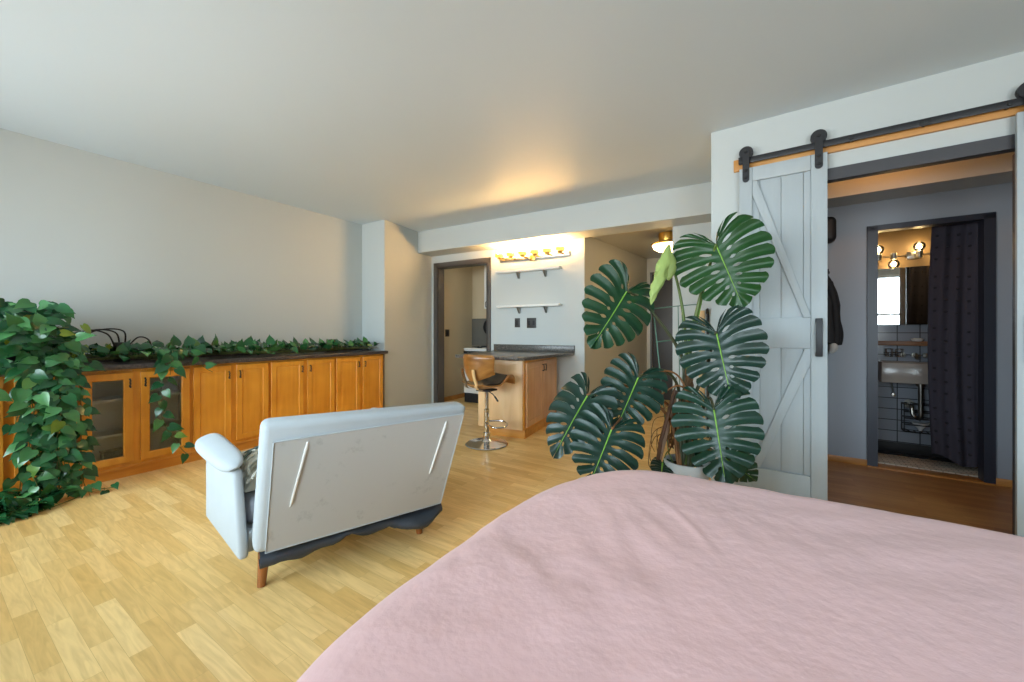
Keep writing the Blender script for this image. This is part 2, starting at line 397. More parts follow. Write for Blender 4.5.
# ---- hall behind it
HY = 4.534
struct('wall_hall', boxes(((-.36, HY, 0), (.64, HY + .11, CZ)), ((.64, HY, 2.05), (1.262, HY + .11, CZ)), ((1.262, HY, 0), (3.2, HY + .11, CZ))), M['greywall'], FB)
struct('floor_hall', boxes(((-.36, BY + .002, .0), (2.2, HY, .004))), M['floor_hall'], FB)
struct('beam_hall', boxes(((-.36, 4.21, 2.285), (3.1, HY, CZ))), M['wall'], FB)
struct('wall_hall_end', boxes(((2.2, BY + .13, 0), (2.3, HY, CZ))), M['wall'], FB)
mb = boxes(((.585, HY - .02, 0), (.652, HY, 2.066)), ((1.25, HY - .02, 0), (1.31, HY, 2.066)), ((.585, HY - .02, 2.03), (1.31, HY, 2.075)),
           ((.63, HY - .01, 0), (.654, HY + .13, 2.05)), ((1.25, HY - .01, 0), (1.27, HY + .09, 2.05)), ((.63, HY - .01, 2.03), (1.27, HY + .09, 2.055)))
struct('trim_2', mb, M['navytrim'], FB)
struct('baseboard_hall', boxes(((-.36, HY - .016, 0), (.585, HY, .058), .003), ((1.31, HY - .016, 0), (2.2, HY, .058), .003)), M['base'], FB)
struct('trim_3', boxes(((.585, HY - .035, 0), (1.31, HY + .11, .014), .004)), M['base'], FB)
# ---- bathroom
BBY = 5.21
struct('wall_bathroom_tiled', boxes(((.2, BBY, 0), (2.2, BBY + .1, 1.30))), M['tile'], FB)
struct('wall_bathroom_upper', boxes(((.2, BBY, 1.30), (2.2, BBY + .1, CZ))), M['bathpaint'], FB)
struct('wall_bathroom_left', boxes(((.1, HY + .11, 0), (.2, BBY + .1, CZ))), M['bathpaint'], FB)
struct('wall_bathroom_right', boxes(((2.1, HY + .11, 0), (2.2, BBY + .1, CZ))), M['bathpaint'], FB)
struct('baseboard_bathroom', boxes(((.2, BBY - .012, .008), (2.1, BBY, .10), .003)), M['blackm'], FB)
struct('floor_bathroom', boxes(((.2, HY + .11, .0), (2.1, BBY, .008))), M['bathfloor'], FB)

# ---- kitchen wall (frame M)
KY = 4.82
DL, DR, DT = -4.14, -3.215, 2.175
struct('wall_kitchen', boxes(((-4.4, KY, 0), (DL - .03, KY + .11, CZ)), ((DL - .03, KY, DT + .02), (DR + .03, KY + .11, CZ)), ((DR + .03, KY, 0), (-1.709, KY + .11, CZ)),
       ((-1.709, KY, 2.42), (-.649, KY + .11, CZ)), ((-.649, KY, 0), (-.05, KY + .11, CZ))), M['wall'], FM)
struct('beam_kitchen', boxes(((-4.45, 4.472, 2.375), (-.05, KY, CZ))), M['wall'], FM)
mb = boxes(((DL - .095, KY - .02, 0), (DL, KY, DT + .085)), ((DR, KY - .02, 0), (DR + .07, KY, DT + .085)), ((DL - .095, KY - .02, DT), (DR + .07, KY, DT + .085)),
           ((DL - .03, KY - .02, 0), (DL, KY + .13, DT)), ((DR, KY - .02, 0), (DR + .03, KY + .13, DT)), ((DL - .03, KY - .02, DT), (DR + .03, KY + .13, DT + .03)))
struct('trim_4', mb, M['ktrim'], FM)
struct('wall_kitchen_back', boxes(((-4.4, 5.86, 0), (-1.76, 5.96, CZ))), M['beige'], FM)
struct('baseboard_kitchen', boxes(((-4.24, 4.96, 0), (-4.205, 5.86, .07))), M['base'], FM)
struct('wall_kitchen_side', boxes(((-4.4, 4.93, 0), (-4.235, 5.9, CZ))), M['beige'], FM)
# hallway to the right of the bar
mb = MB(); mb.hexa([(-1.709, KY + .0, 0), (-1.34, 7.1, 0), (-1.46, 7.1, 0), (-1.80, KY + .05, 0), (-1.709, KY, 2.43), (-1.34, 7.1, 2.43), (-1.46, 7.1, 2.43), (-1.80, KY + .05, 2.43)])
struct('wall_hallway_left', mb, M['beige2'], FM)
struct('wall_hallway_right', boxes(((-.649, KY + .11, 0), (-.56, 7.1, 2.43))), M['wall'], FM)
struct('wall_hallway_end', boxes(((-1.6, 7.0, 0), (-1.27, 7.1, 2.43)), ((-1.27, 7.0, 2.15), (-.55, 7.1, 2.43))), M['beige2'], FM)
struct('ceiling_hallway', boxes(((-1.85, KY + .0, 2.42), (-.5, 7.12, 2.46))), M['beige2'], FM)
d = struct('door_1', boxes(((-1.27, 7.03, .005), (-.52, 7.07, 2.15), .004)), M['darkdoor'], FM)
mb = MB(); mb.lathe([(.0, -.06), (.022, -.058), (.028, -.04), (.018, -.022), (.01, -.02), (.01, 0)], (-.62, 7.03, 1.0), 16, 'Y'); obj('door_knob', mb, M['nickel'], d)
struct('trim_5', boxes(((-1.30, 6.985, 0), (-1.27, 7.0, 2.18)), ((-1.30, 6.985, 2.15), (-.65, 7.0, 2.18))), M['ktrim'], FM)

# ================================================================== CABINETS ALONG THE LEFT WALL
XF = -4.269
def panel_door(mb, y0, y1, z0, z1, steps, xf=XF, th=.018, back=True):
    """door in the plane x = xf facing +x; steps are (inset, depth)"""
    loops = [(0, -th), (0, -.003), (.003, 0)] + steps
    prev = None
    for ins, dp in loops:
        x = xf + dp
        ring = [mb.bm.verts.new((x, y, z)) for y, z in ((y0 + ins, z0 + ins), (y1 - ins, z0 + ins), (y1 - ins, z1 - ins), (y0 + ins, z1 - ins))]
        if prev:
            for i in range(4):
                f = mb.bm.faces.new((prev[i], prev[(i + 1) % 4], ring[(i + 1) % 4], ring[i])); f.smooth = False
        elif back:
            f = mb.bm.faces.new(ring[::-1]); f.smooth = False
        prev = ring
    return prev
RAISED = [(.048, 0), (.052, -.006), (.056, -.008), (.085, -.001), (.088, -.001)]
def handle_mb(x, y, z, h=.075):
    mb = MB(); pts = []; rs = []
    for k in range(25):
        u = k / 24; pts.append((x + .020 + .004 * math.sin(u * PI), y + .002 * math.sin(u * 6 * PI), z - h / 2 + h * u)); rs.append(.0042 + .0022 * abs(math.sin(u * 5 * PI)))
    mb.tube(pts, rs, 8)
    for zz in (z - h / 2 + .008, z + h / 2 - .008): mb.tube([(x - .002, y, zz), (x + .02, y, zz)], .0045, 8)
    return mb
def cabinet(label, y0, y1, glazed=False, seam=None):
    t = thing('base_cabinet', label, 'cabinet', ((-4.8 + XF) / 2, (y0 + y1) / 2, 0), FW, 'honey maple cabinets along the left wall')
    xb = XF - .02; ym = seam or (y0 + y1) / 2
    if not glazed:
        obj('cabinet_body', boxes(((-4.81, y0 + .001, .09), (xb, y1 - .001, .866))), M['honey'], t)
    else:
        obj('cabinet_body', boxes(((-4.81, y0 + .001, .09), (-4.53, y1 - .001, .866)), ((-4.53, y0 + .001, .09), (xb, y0 + .018, .866)), ((-4.53, y1 - .018, .09), (xb, y1 - .001, .866)),
            ((-4.53, y0 + .018, .09), (xb, y1 - .018, .108)), ((-4.53, y0 + .018, .85), (xb, y1 - .018, .866)), ((-4.53, ym - .009, .108), (xb - .02, ym + .009, .85))), M['inner'], t)
        obj('face_frame', boxes(((xb - .02, y0 + .001, .09), (xb + .0005, y0 + .04, .866)), ((xb - .02, y1 - .04, .09), (xb + .0005, y1 - .001, .866)), ((xb - .02, ym - .025, .09), (xb + .0005, ym + .025, .866)),
            ((xb - .02, y0 + .04, .09), (xb, y1 - .04, .13)), ((xb - .02, y0 + .04, .83), (xb, y1 - .04, .866))), M['honey'], t)
        for zz in (.335, .615):
            obj('shelf', boxes(((-4.529, y0 + .019, zz), (-4.315, ym - .01, zz + .018)), ((-4.529, ym + .01, zz), (-4.315, y1 - .019, zz + .018))), M['shelfpale'], t)
    obj('plinth', boxes(((-4.80, y0 + .001, 0), (xb - .015, y1 - .001, .075)), ((-4.80, y0 + .001, .072), (xb + .008, y1 - .001, .092), .004)), M['honey_h'], t)
    gap = .022 if seam or glazed or y1 - y0 < .67 else .006
    for side in (0, 1):
        a, b = ((y0 + .014, ym - gap) if side == 0 else (ym + gap, y1 - .014))
        mb = MB()
        if glazed:
            panel_door(mb, a, b, .118, .84, [(.050, 0), (.058, -.006), (.058, -.018)], back=False)
            dr = obj('door', mb, M['honey'], t, sharp=20)
            obj('glass_pane', boxes(((XF - .015, a + .055, .173), (XF - .011, b - .055, .785))), M['glass'], dr)
        else:
            r = panel_door(mb, a, b, .118, .848, RAISED)
            f = mb.bm.faces.new(r); f.smooth = False
            dr = obj('door', mb, M['honey'], t, sharp=20)
        hy = b - .024 if side == 0 else a + .024
        obj('handle', handle_mb(XF, hy, .755), M['blackm'], dr)
    return t
cabinet('honey wood base cabinet left of the trailing plant, cut by the photo edge', -.62, .045)
cabinet('honey wood base cabinet mostly hidden behind the hanging pothos leaves', .045, .708, seam=.392)
cabinet('honey wood base cabinet with two glass doors and pale shelves', .708, 1.392, True, seam=1.032)
cabinet('honey wood base cabinet with solid doors just right of the glass doors', 1.392, 2.050, seam=1.723)
cabinet('honey wood base cabinet with solid doors directly behind the loveseat back', 2.050, 2.785, seam=2.425)
cabinet('honey wood base cabinet at the far end against the wall corner', 2.785, 3.49, seam=3.144)
mb = boxes(((-4.817, -.64, .868), (-4.232, 3.535, .907), .008), ((-4.817, -.64, .9), (-4.80, 3.535, .98), .004))
tag(obj('countertop', mb, M['granite']), 'long dark speckled worktop lying on the row of honey wood cabinets', 'countertop')
b = thing('storage_box', 'small black box behind the left glass door on the cabinet bottom', 'box', (-4.45, .93, .109))
obj('box_body', boxes(((-4.50, .865, .109), (-4.40, .985, .19), .005)), M['blackm'], b)
obj('box_lid', boxes(((-4.505, .86, .19), (-4.395, .99, .205), .003)), M['blackm'], b)
# ================================================================== POTHOS
def heart_leaf(mb, p, d, n, L, W, fold=.25, droop=.25):
    """small heart leaf: p stalk end, d towards the tip, n face normal"""
    d = d.normalized(); n = (n - d * n.dot(d)).normalized(); v = n.cross(d)
    prof = [(-.10, .22), (-.07, .36), (.12, .5), (.38, .46), (.64, .29), (.85, .11)]
    def P(u, w): return p + d * (u * L) + v * (w * W) + n * (fold * abs(w) * W * .6 - droop * L * u * u)
    c = [mb.bm.verts.new(P(u, 0)) for u in (0, .12, .38, .64, .85)]; tip = mb.bm.verts.new(P(1.06, 0))
    for sgn in (1, -1):
        e = [mb.bm.verts.new(P(u, w * sgn)) for u, w in prof]
        fs = [(c[0], e[0], e[1]), (c[0], e[1], e[2], c[1]), (c[1], e[2], e[3], c[2]), (c[2], e[3], e[4], c[3]), (c[3], e[4], e[5], c[4]), (c[4], e[5], tip)]
        for f in fs:
            fc = mb.bm.faces.new(f if sgn > 0 else f[::-1]); fc.smooth = True; fc.material_index = mb.mi
def rv(s=1): return Vector((rnd.uniform(-s, s), rnd.uniform(-s, s), rnd.uniform(-s, s)))
pt = thing('pothos_plant', 'big trailing pothos spilling from a pot on the counter down to the floor', 'plant', (-4.52, .35, .907))
mb = MB(); mb.lathe([(.0, .908), (.13, .908), (.155, 1.10), (.165, 1.105), (.165, 1.12), (.15, 1.12), (.145, 1.09), (0, 1.09)], (-4.58, .40, 0), 28)
obj('pot', mb, M['potblack'], pt)
mb = MB(); mb.lathe([(0, 1.10), (.08, 1.10), (.146, 1.092)], (-4.58, .40, 0), 20); obj('soil', mb, M['soil'], pt)
fol = MB(); vin = MB()
def leafy(path, dens, Lr, out, spread, skip=0, dn=.55, vr=.0028):
    """a vine along path with leaves every `dens` metres"""
    pth = catmull(path, 6); vin.tube(pth, vr, 5)
    acc = skip; k = 0
    for a, b in zip(pth, pth[1:]):
        seg = (b - a).length; acc += seg
        while acc > dens:
            acc -= dens; k += 1
            side = 1 if k % 2 else -1
            tdir = (b - a).normalized(); lat = tdir.cross(out).normalized() * side
            base = a + rv(.012); st = base + (lat * rnd.uniform(.3, 1) + out * rnd.uniform(.35, 1.1) + Vector((0, 0, .25))).normalized() * spread * rnd.uniform(.5, 1.2)
            vin.tube([base, base.lerp(st, .6) + Vector((0, 0, .008)), st], .0016, 4, caps=False)
            L = rnd.uniform(*Lr)
            d = lat * rnd.uniform(.1, .9) + out * rnd.uniform(.1, .5) + Vector((0, 0, -dn * rnd.uniform(.5, 1.5)))
            n = out * 1.0 + Vector((0, 0, .55)) + rv(.55)
            heart_leaf(fol, st, d, n, L, L * rnd.uniform(.72, .88), rnd.uniform(.05, .3), rnd.uniform(.1, .35))
OX = Vector((1, 0, 0))
# bushy head over the pot
for k in range(330):
    y = rnd.triangular(-.28, .80, .42); x = rnd.uniform(-4.66, -4.06)
    top = 1.37 - .30 * max(0, (y - .55) / .27) ** 2 - .10 * max(0, (.15 - y) / .4) - .18 * max(0, (x + 4.2) / .14)
    z = top - abs(rnd.gauss(0, .10)) if rnd.random() < .55 else rnd.uniform(.93, max(1.0, top))
    if z < .93: z = .95
    p = Vector((x, y, z)); out = Vector((.9, (y - .38) * .5, .6))
    d = Vector((rnd.uniform(-.1, .9), rnd.uniform(-1.1, .9), rnd.uniform(-.6, .3)))
    L = rnd.uniform(.065, .105)
    heart_leaf(fol, p, d, out + rv(.45), L, L * rnd.uniform(.7, .85), rnd.uniform(.05, .3), rnd.uniform(.1, .35))
for k in range(60):
    y = rnd.uniform(-.2, .72); x = rnd.uniform(-4.7, -4.15)
    vin.tube(catmull([(-4.58 + rnd.uniform(-.1, .1), .4 + rnd.uniform(-.1, .1), 1.09), ((x - 4.58) / 2, (y + .4) / 2, rnd.uniform(1.1, 1.25)), (x, y, rnd.uniform(.98, 1.25))], 4), .0026, 5, caps=False)
# the curtain of vines over the cabinet front
for k in range(20):
    y0 = rnd.uniform(.44, .665) if k > 4 else rnd.uniform(-.25, .40)
    xx = rnd.uniform(-4.17, -4.07); zend = rnd.choice([.05, .06, .12, .2, .35]) if .40 < y0 < .72 else rnd.uniform(.30, .75)
    yd = rnd.uniform(-.03, .05)
    path = [(-4.5, y0 * .6 + .16, 1.12), (-4.30, y0, 1.12 + rnd.uniform(-.05, .08)), (-4.19, y0, .95), (xx, y0 + yd * .4, .7)]
    z = .55
    while z > zend: path.append((xx + rnd.uniform(-.03, .03), y0 + yd + rnd.uniform(-.025, .025), z)); z -= .15
    path.append((xx + .01, y0 + yd, zend))
    leafy(path, rnd.uniform(.046, .064), (.06, .098), OX, .045, rnd.uniform(0, .03))
# right edge vines, hanging free in front of the left glass door, then out over the floor
leafy([(-4.4, .62, 1.08), (-4.2, .68, .95), (-4.17, .70, .75), (-4.16, .705, .5), (-4.13, .70, .25), (-4.08, .71, .06), (-4.03, .78, .03), (-3.99, .86, .025)], .055, (.055, .085), OX, .05)
leafy([(-4.4, .6, 1.08), (-4.2, .65, .95), (-4.18, .67, .7), (-4.17, .68, .4), (-4.12, .67, .1), (-4.06, .70, .03), (-4.02, .78, .022)], .05, (.055, .085), OX, .05)
for k in range(13):
    y = rnd.uniform(.30, .66)
    leafy([(-4.12, y, .12), (-4.05, y - .03, .03), (-3.98 + rnd.uniform(-.05, .04), y - .12, .02), (-3.90 + rnd.uniform(-.05, .03), y - .30 + rnd.uniform(-.1, .1), .02)], .045, (.07, .105), Vector((.5, 0, .9)), .035, dn=.1)
vin.tube(catmull([(-4.05, .70, .012), (-4.0, .62, .008), (-3.93, .5, .008), (-3.90, .36, .008), (-3.8, .2, .008)], 6), .003, 5)
obj('foliage', fol, M['pothos'], pt, sharp=0, recalc=False); obj('vines', vin, M['vine'], pt)
# long runners on the counter
fol = MB(); vin = MB()
for k in range(7):
    y = .72 + .1 * k; x = rnd.uniform(-4.68, -4.36); path = [(-4.55, .62, 1.0)]
    ye = min(3.46, y + rnd.uniform(1.5, 2.8))
    n = 9
    for i in range(n): path.append((min(-4.3, max(-4.68, x + rnd.uniform(-.08, .08))), y + (ye - y) * i / (n - 1), .925 + rnd.uniform(0, .05)))
    leafy(path, .052, (.06, .10), Vector((.3, .15, .95)), .06, dn=.0, vr=.003)
leafy([(-4.5, 2.0, .93), (-4.42, 2.6, .95), (-4.5, 3.1, .94), (-4.45, 3.45, .94)], .04, (.06, .09), Vector((.3, .15, .95)), .06, dn=.0)
leafy([(-4.4, .9, .95), (-4.33, 1.3, .98), (-4.38, 1.6, .97), (-4.3, 2.0, .96), (-4.36, 2.4, .95)], .038, (.08, .12), Vector((.45, .15, .85)), .07, dn=.05)
# spray hanging over the right glass door
leafy([(-4.42, 1.22, .96), (-4.25, 1.20, .985), (-4.205, 1.19, .90), (-4.20, 1.17, .75), (-4.20, 1.155, .6), (-4.20, 1.17, .45), (-4.19, 1.22, .30), (-4.17, 1.28, .18), (-4.14, 1.33, .10)], .052, (.07, .10), OX, .04)
leafy([(-4.4, 1.28, .96), (-4.24, 1.25, 1.0), (-4.2, 1.23, .9), (-4.195, 1.22, .8)], .045, (.08, .11), OX, .045)
leafy([(-4.4, 1.3, .96), (-4.22, 1.38, .97), (-4.2, 1.46, .85), (-4.19, 1.52, .80)], .09, (.07, .09), OX, .02)
obj('runners_foliage', fol, M['pothos'], pt, sharp=0, recalc=False); obj('runners_vines', vin, M['vine'], pt)

# things on the left counter
g = thing('power_adapter', 'black power box with looping cables among the pothos leaves', 'adapter', (-4.66, 1.03, .907))
obj('adapter_body', boxes(((-4.72, .985, .9075), (-4.63, 1.075, 1.075), .006)), M['blackm'], g)
for k in range(3):
    mb = MB(); mb.tube(catmull([(-4.67, .99 + .03 * k, 1.03), (-4.64, .93 + .05 * k, 1.15 + .012 * k), (-4.66, .80 + .03 * k, 1.17), (-4.66, .70, 1.02), (-4.68, .66, .93)], 8), .006, 7); obj('cable', mb, M['blackm'], g)
mb = MB(); mb.tube(catmull([(-4.65, 1.07, 1.05), (-4.62, 1.13, 1.12), (-4.62, 1.20, 1.08), (-4.66, 1.23, .92)], 8), .006, 7); obj('cable', mb, M['blackm'], g)
g = thing('picture_frame', 'small dark square frame standing at the far end of the counter', 'frame', (-4.68, 3.0, .907))
obj('frame_border', boxes(((-4.69, 2.93, .908), (-4.675, 2.945, 1.065)), ((-4.69, 3.065, .908), (-4.675, 3.08, 1.065)), ((-4.69, 2.945, .908), (-4.675, 3.065, .925)), ((-4.69, 2.945, 1.048), (-4.675, 3.065, 1.065))), M['blackm'], g)
obj('picture', boxes(((-4.688, 2.945, .925), (-4.682, 3.065, 1.048))), M['brownwood'], g)
g = thing('desk_clock', 'small slate-blue wedge shaped gadget at the counter end by the corner', 'clock', (-4.6, 3.43, .907))
mb = MB(); mb.hexa([(-4.64, 3.37, .908), (-4.55, 3.37, .908), (-4.55, 3.50, .908), (-4.64, 3.50, .908), (-4.62, 3.38, 1.04), (-4.60, 3.38, 1.04), (-4.60, 3.49, 1.04), (-4.62, 3.49, 1.04)], .006)
obj('clock_body', mb, M['dust'], g)
mb = MB(); mb.hexa([(-4.558, 3.385, .93), (-4.548, 3.385, .93), (-4.548, 3.485, .93), (-4.558, 3.485, .93), (-4.601, 3.39, 1.03), (-4.592, 3.39, 1.03), (-4.592, 3.48, 1.03), (-4.601, 3.48, 1.03)])
obj('clock_face', mb, M['backsplash'], g)

# ================================================================== LOVESEAT
BL, BR, TL, TR = Vector((-1.845, .815, .195)), Vector((-1.524, 1.656, .195)), Vector((-1.795, .830, .772)), Vector((-1.325, 1.645, .775))
sofa = thing('loveseat', 'pale grey two-seat loveseat turned away, standing alone on the floor', 'sofa', (-2.0, 1.3, 0))
def bl(u, v, w):                                     # u along, v up, w outwards from the back face
    p = (BL.lerp(BR, u)).lerp(TL.lerp(TR, u), v)
    e1 = (BR - BL).normalized(); e2 = (TL - BL).normalized(); n = e1.cross(e2).normalized()
    if n.x < 0: n = -n
    return p + n * w
mb = MB(); mb.hexa([bl(0, 0, -.13), bl(1, 0, -.13), bl(1, 0, 0), bl(0, 0, 0), bl(0, 1, -.13), bl(1, 1, -.13), bl(1, 1, 0), bl(0, 1, 0)], .032)
obj('backrest', mb, M['sofa'], sofa, sharp=60)
# back cloth, slightly dished
pts = []
for i in range(13):
    row = []
    for j in range(11):
        u = .05 + .93 * i / 12; v = .012 + (.845 + .06 * i / 12) * j / 10
        row.append(bl(u, v, .004 - .006 * math.sin(PI * i / 12) * math.sin(PI * j / 10) + .0015 * noise.noise(Vector((u * 6, v * 6, 3)))))
    pts.append(row)
mb = MB(); mb.grid(pts)
edge = [pts[0][j] for j in range(11)] + [pts[i][10] for i in range(1, 13)] + [pts[12][j] for j in range(9, -1, -1)] + [pts[i][0] for i in range(11, 0, -1)]
mb.grid([[p, p - (bl(.5, .5, 1) - bl(.5, .5, 0)) * .012] for p in edge + edge[:1]])
obj('back_cloth', mb, M['sofaback'], sofa, recalc=False)
mb = MB(); mb.tube([p + (bl(.5, .5, 1) - bl(.5, .5, 0)) * .001 for p in edge], .003, 6, closed=True); obj('back_piping', mb, M['sofa'], sofa)
nn = (bl(.5, .5, 1) - bl(.5, .5, 0))
for (u0, v0, u1, v1) in ((.192, .83, .140, .33), (.885, .86, .855, .36)):
    P_ = lambda t: bl(u0 + (u1 - u0) * t, v0 + (v1 - v0) * t, .0015)
    mb = MB(); mb.tube([P_(0), P_(.1) + nn * .004, P_(.5) + nn * .004, P_(.92) + nn * .004, P_(1)], [.005, .007, .0055, .006, .003], 8)
    obj('back_zip', mb, M['enamel'], sofa)
S = (BR - BL).normalized(); S.z = 0; S = Vector((.12, .993, 0)).normalized()
AB, AF = Vector((-1.915, .790, 0)), Vector((-2.53, .885, 0))
FD = (AF - AB).normalized(); SD = Vector((-FD.y, FD.x, 0)); SD = SD if SD.y > 0 else -SD
DEP = (AF - AB).length
def sp(f, s, z): p = AB + FD * (f * DEP) + SD * s; return Vector((p.x, p.y, z))
WID = 1.04
def arm(s0, s1):
    mb = MB(); mb.hexa([sp(0, s0, .165), sp(1, s0, .165), sp(1, s1, .165), sp(0, s1, .165), sp(.16, s0, .54), sp(1, s0, .54), sp(1, s1, .54), sp(.16, s1, .54)], .016)
    obj('arm', mb, M['sofa'], sofa, sharp=60)
    # padded paddle on top, leaning out
    sg = -1 if s0 < .5 else 1
    mid = (s0 + s1) / 2; rings = []
    for i in range(23):
        u = i / 22; f = .10 + 1.06 * u; e_ = (1 - (2 * abs(u - .5)) ** 5) ** .5
        w = (.048 + .012 * u) * e_ + .0005; h = .030 * e_ + .0005
        row = []
        for k in range(18):
            a = 2 * PI * k / 18; cx = w * math.copysign(abs(math.cos(a)) ** .7, math.cos(a)); cz = h * math.copysign(abs(math.sin(a)) ** .7, math.sin(a))
            row.append(sp(f, mid + sg * .012 + cx, .562 + .012 * u + cz - .35 * sg * cx))
        rings.append(row)
    mb = MB(); V = mb.grid(rings, close_v=True); mb.cap(V[0], True); mb.cap(V[-1])
    obj('arm_pad', mb, M['sofa'], sofa, sharp=70)
arm(0, .042); arm(WID - .042, WID)
mb = MB(); mb.hexa([sp(.06, .043, .17), sp(.97, .043, .17), sp(.97, WID - .043, .17), sp(.06, WID - .043, .17), sp(.06, .043, .27), sp(.97, .043, .27), sp(.97, WID - .043, .27), sp(.06, WID - .043, .27)], .012)
obj('seat_base', mb, M['sofa'], sofa, sharp=60)
mb = MB(); mb.hexa([sp(.10, .046, .272), sp(1.02, .046, .272), sp(1.02, WID - .046, .272), sp(.10, WID - .046, .272), sp(.10, .046, .40), sp(1.02, .046, .41), sp(1.02, WID - .046, .41), sp(.10, WID - .046, .40)], .045)
obj('seat_cushion', mb, M['sofacush'], sofa, sharp=60)
lg = [atz(261.5, 586, 0), atz(419.5, 533, 0), sp(.86, .22, 0), sp(.86, WID - .22, 0)]
for q in lg:
    mb = MB(); c = sp(.5, WID / 2, 0); dirn = (Vector((c.x, c.y, 0)) - q).normalized() * .02
    mb.tube([(q.x, q.y, 0), (q.x + dirn.x, q.y + dirn.y, .19)], [.0175, .027], 16); obj('leg', mb, M['legwood'], sofa)
# torn dust cover sagging below the back edge
rows = []
for i in range(33):
    u = i / 32; row = []
    sag = .040 + .006 * math.sin(u * 11) + .004 * math.sin(u * 37 + 1)
    sag *= 1 - .35 * math.exp(-((u - .42) / .04) ** 2) - .25 * math.exp(-((u - .66) / .03) ** 2)
    fat = .55 + .12 * math.sin(u * 19)
    if u > .70: fat += 1.5 * max(0, math.sin((u - .70) / .30 * PI)) ** .8; sag += .022 * max(0, math.sin((u - .70) / .30 * PI))
    h = Vector((nn.x, nn.y, 0)).normalized(); p = bl(.03 + .975 * u, 0, 0)
    prof = [(-.050, 0), (-.030, .10), (-.010, .25), (.012, .45), (.018, .66), (.010, .86), (-.02, 1), (-.07, .96), (-.16, .55)]
    for j, (o_, dz) in enumerate(prof):
        oo = o_ if o_ < -.02 else o_ * fat + (.020 * (fat - .55) if j in (3, 4, 5) else 0)
        row.append(Vector((p.x, p.y, 0)) + h * (oo - .022) + Vector((0, 0, .196 - sag * 1.75 * dz + .004 * noise.noise(Vector((u * 26, j * .8, 0))))))
    rows.append(row)
mb = MB(); mb.grid(rows); obj('dust_cover', mb, M['dust'], sofa, recalc=False, sharp=80)

# knitted throw hanging over the seat corner
tw = thing('throw_blanket', 'cream chunky knitted throw with tassels lying on the loveseat seat', 'blanket', sp(.30, .2, .40))
rows = []
for i in range(15):
    row = []
    for j in range(13):
        u, v = i / 14, j / 12
        z = .412 + .15 * math.sin(PI * min(1, u * 1.05)) ** .5 * math.sin(PI * v) ** .5 + .012 * noise.noise(Vector((u * 7, v * 7, 1)))
        row.append(sp(.22 + .34 * u, .06 + .32 * v, max(z, .412)))
    rows.append(row)
mb = MB(); V = mb.grid(rows); obj('throw_body', mb, M['cream'], tw, merge=0)
mb = MB(); mg = MB()
for k in range(46):
    s0 = rnd.uniform(.07, .28); f0 = rnd.uniform(.20, .50)
    p = sp(f0, s0 + .03, .57 + rnd.uniform(-.03, .012)); q = sp(f0 + rnd.uniform(-.06, .06), .060 + rnd.uniform(0, .03), .455 + rnd.uniform(0, .04))
    m = p.lerp(q, .5) + Vector((rnd.uniform(-.02, .02), -.025, rnd.uniform(0, .03)))
    (mg if k % 9 == 0 else mb).tube(catmull([p, m, q], 5), [.007 + .002 * math.sin(i * 2.2) for i in range(11)], 7)
obj('tassel_fringe', mb, M['cream'], tw); obj('tassel_fringe', mg, M['yarngreen'], tw)

# ================================================================== BED
bed = thing('bed', 'large bed under a smooth pink duvet in the foreground', 'bed', (.3, .9, 0))
BX0, BX1, BY0, BY1, BZ = -.775, 1.36, .06, 1.775, .612
obj('mattress', boxes(((BX0 + .07, BY0 + .05, .30), (BX1 - .07, BY1 - .08, .53), .06)), M['mattress'], bed)
obj('bed_base', boxes(((BX0 + .08, BY0 + .06, .06), (BX1 - .08, BY1 - .09, .298), .01)), M['bedbase'], bed)
for px_, py_ in ((BX0 + .14, BY0 + .14), (BX1 - .14, BY0 + .14), (BX0 + .14, BY1 - .16), (BX1 - .14, BY1 - .16)):
    mb = MB(); mb.lathe([(.03, 0), (.03, .06)], (px_, py_, 0), 14); obj('leg', mb, M['blackm'], bed)
def rrect(ins, n=240):
    x0, x1, y0, y1 = BX0 + ins, BX1 - ins, BY0 + ins, BY1 - ins
    rad = [(max(.02, a - ins * .55), max(.02, b - ins * .75)) for a, b in ((.34, .34), (.40, .78), (.40, .56), (.34, .34))]
    k_ = min(1, (x1 - x0) / (rad[0][0] + rad[1][0] + .02), (y1 - y0) / (rad[1][1] + rad[2][1] + .02)); rad = [(a * k_, b * k_) for a, b in rad]
    out = []
    cs = [(x1 - rad[0][0], y1 - rad[0][1], 0), (x0 + rad[1][0], y1 - rad[1][1], 90), (x0 + rad[2][0], y0 + rad[2][1], 180), (x1 - rad[3][0], y0 + rad[3][1], 270)]
    for k, (cx, cy, a0) in enumerate(cs):
        rx, ry = rad[k]; m = n // 4; h_ = m // 2; j = (k + 1) % 4
        E_ = lambda c, r, a: (c[0] + r[0] * math.cos(R(a)), c[1] + r[1] * math.sin(R(a)))
        out += [E_((cx, cy), rad[k], a0 + 90 * i / h_) for i in range(h_)]
        e, f = E_((cx, cy), rad[k], a0 + 90), E_(cs[j], rad[j], cs[j][2]); q = m - h_
        out += [(e[0] + (f[0] - e[0]) * i / q, e[1] + (f[1] - e[1]) * i / q) for i in range(q)]
    return out
rings = []
RE = .17
for z in (.10, .18, .27, .36):
    rings.append([(x, y, z, 0) for x, y in rrect(-.012 + .02 * (z - .36))])
for k in range(10):
    a = R(90 * k / 9); ins = RE * (1 - math.cos(a)); rings.append([(x, y, BZ - RE + RE * math.sin(a), ins) for x, y in rrect(ins)])
for ins in [RE + .02 + .026 * i for i in range(25)]:
    if ins < .80: rings.append([(x, y, BZ + .012 * min(1, (ins - RE) / .3), ins) for x, y in rrect(ins)])
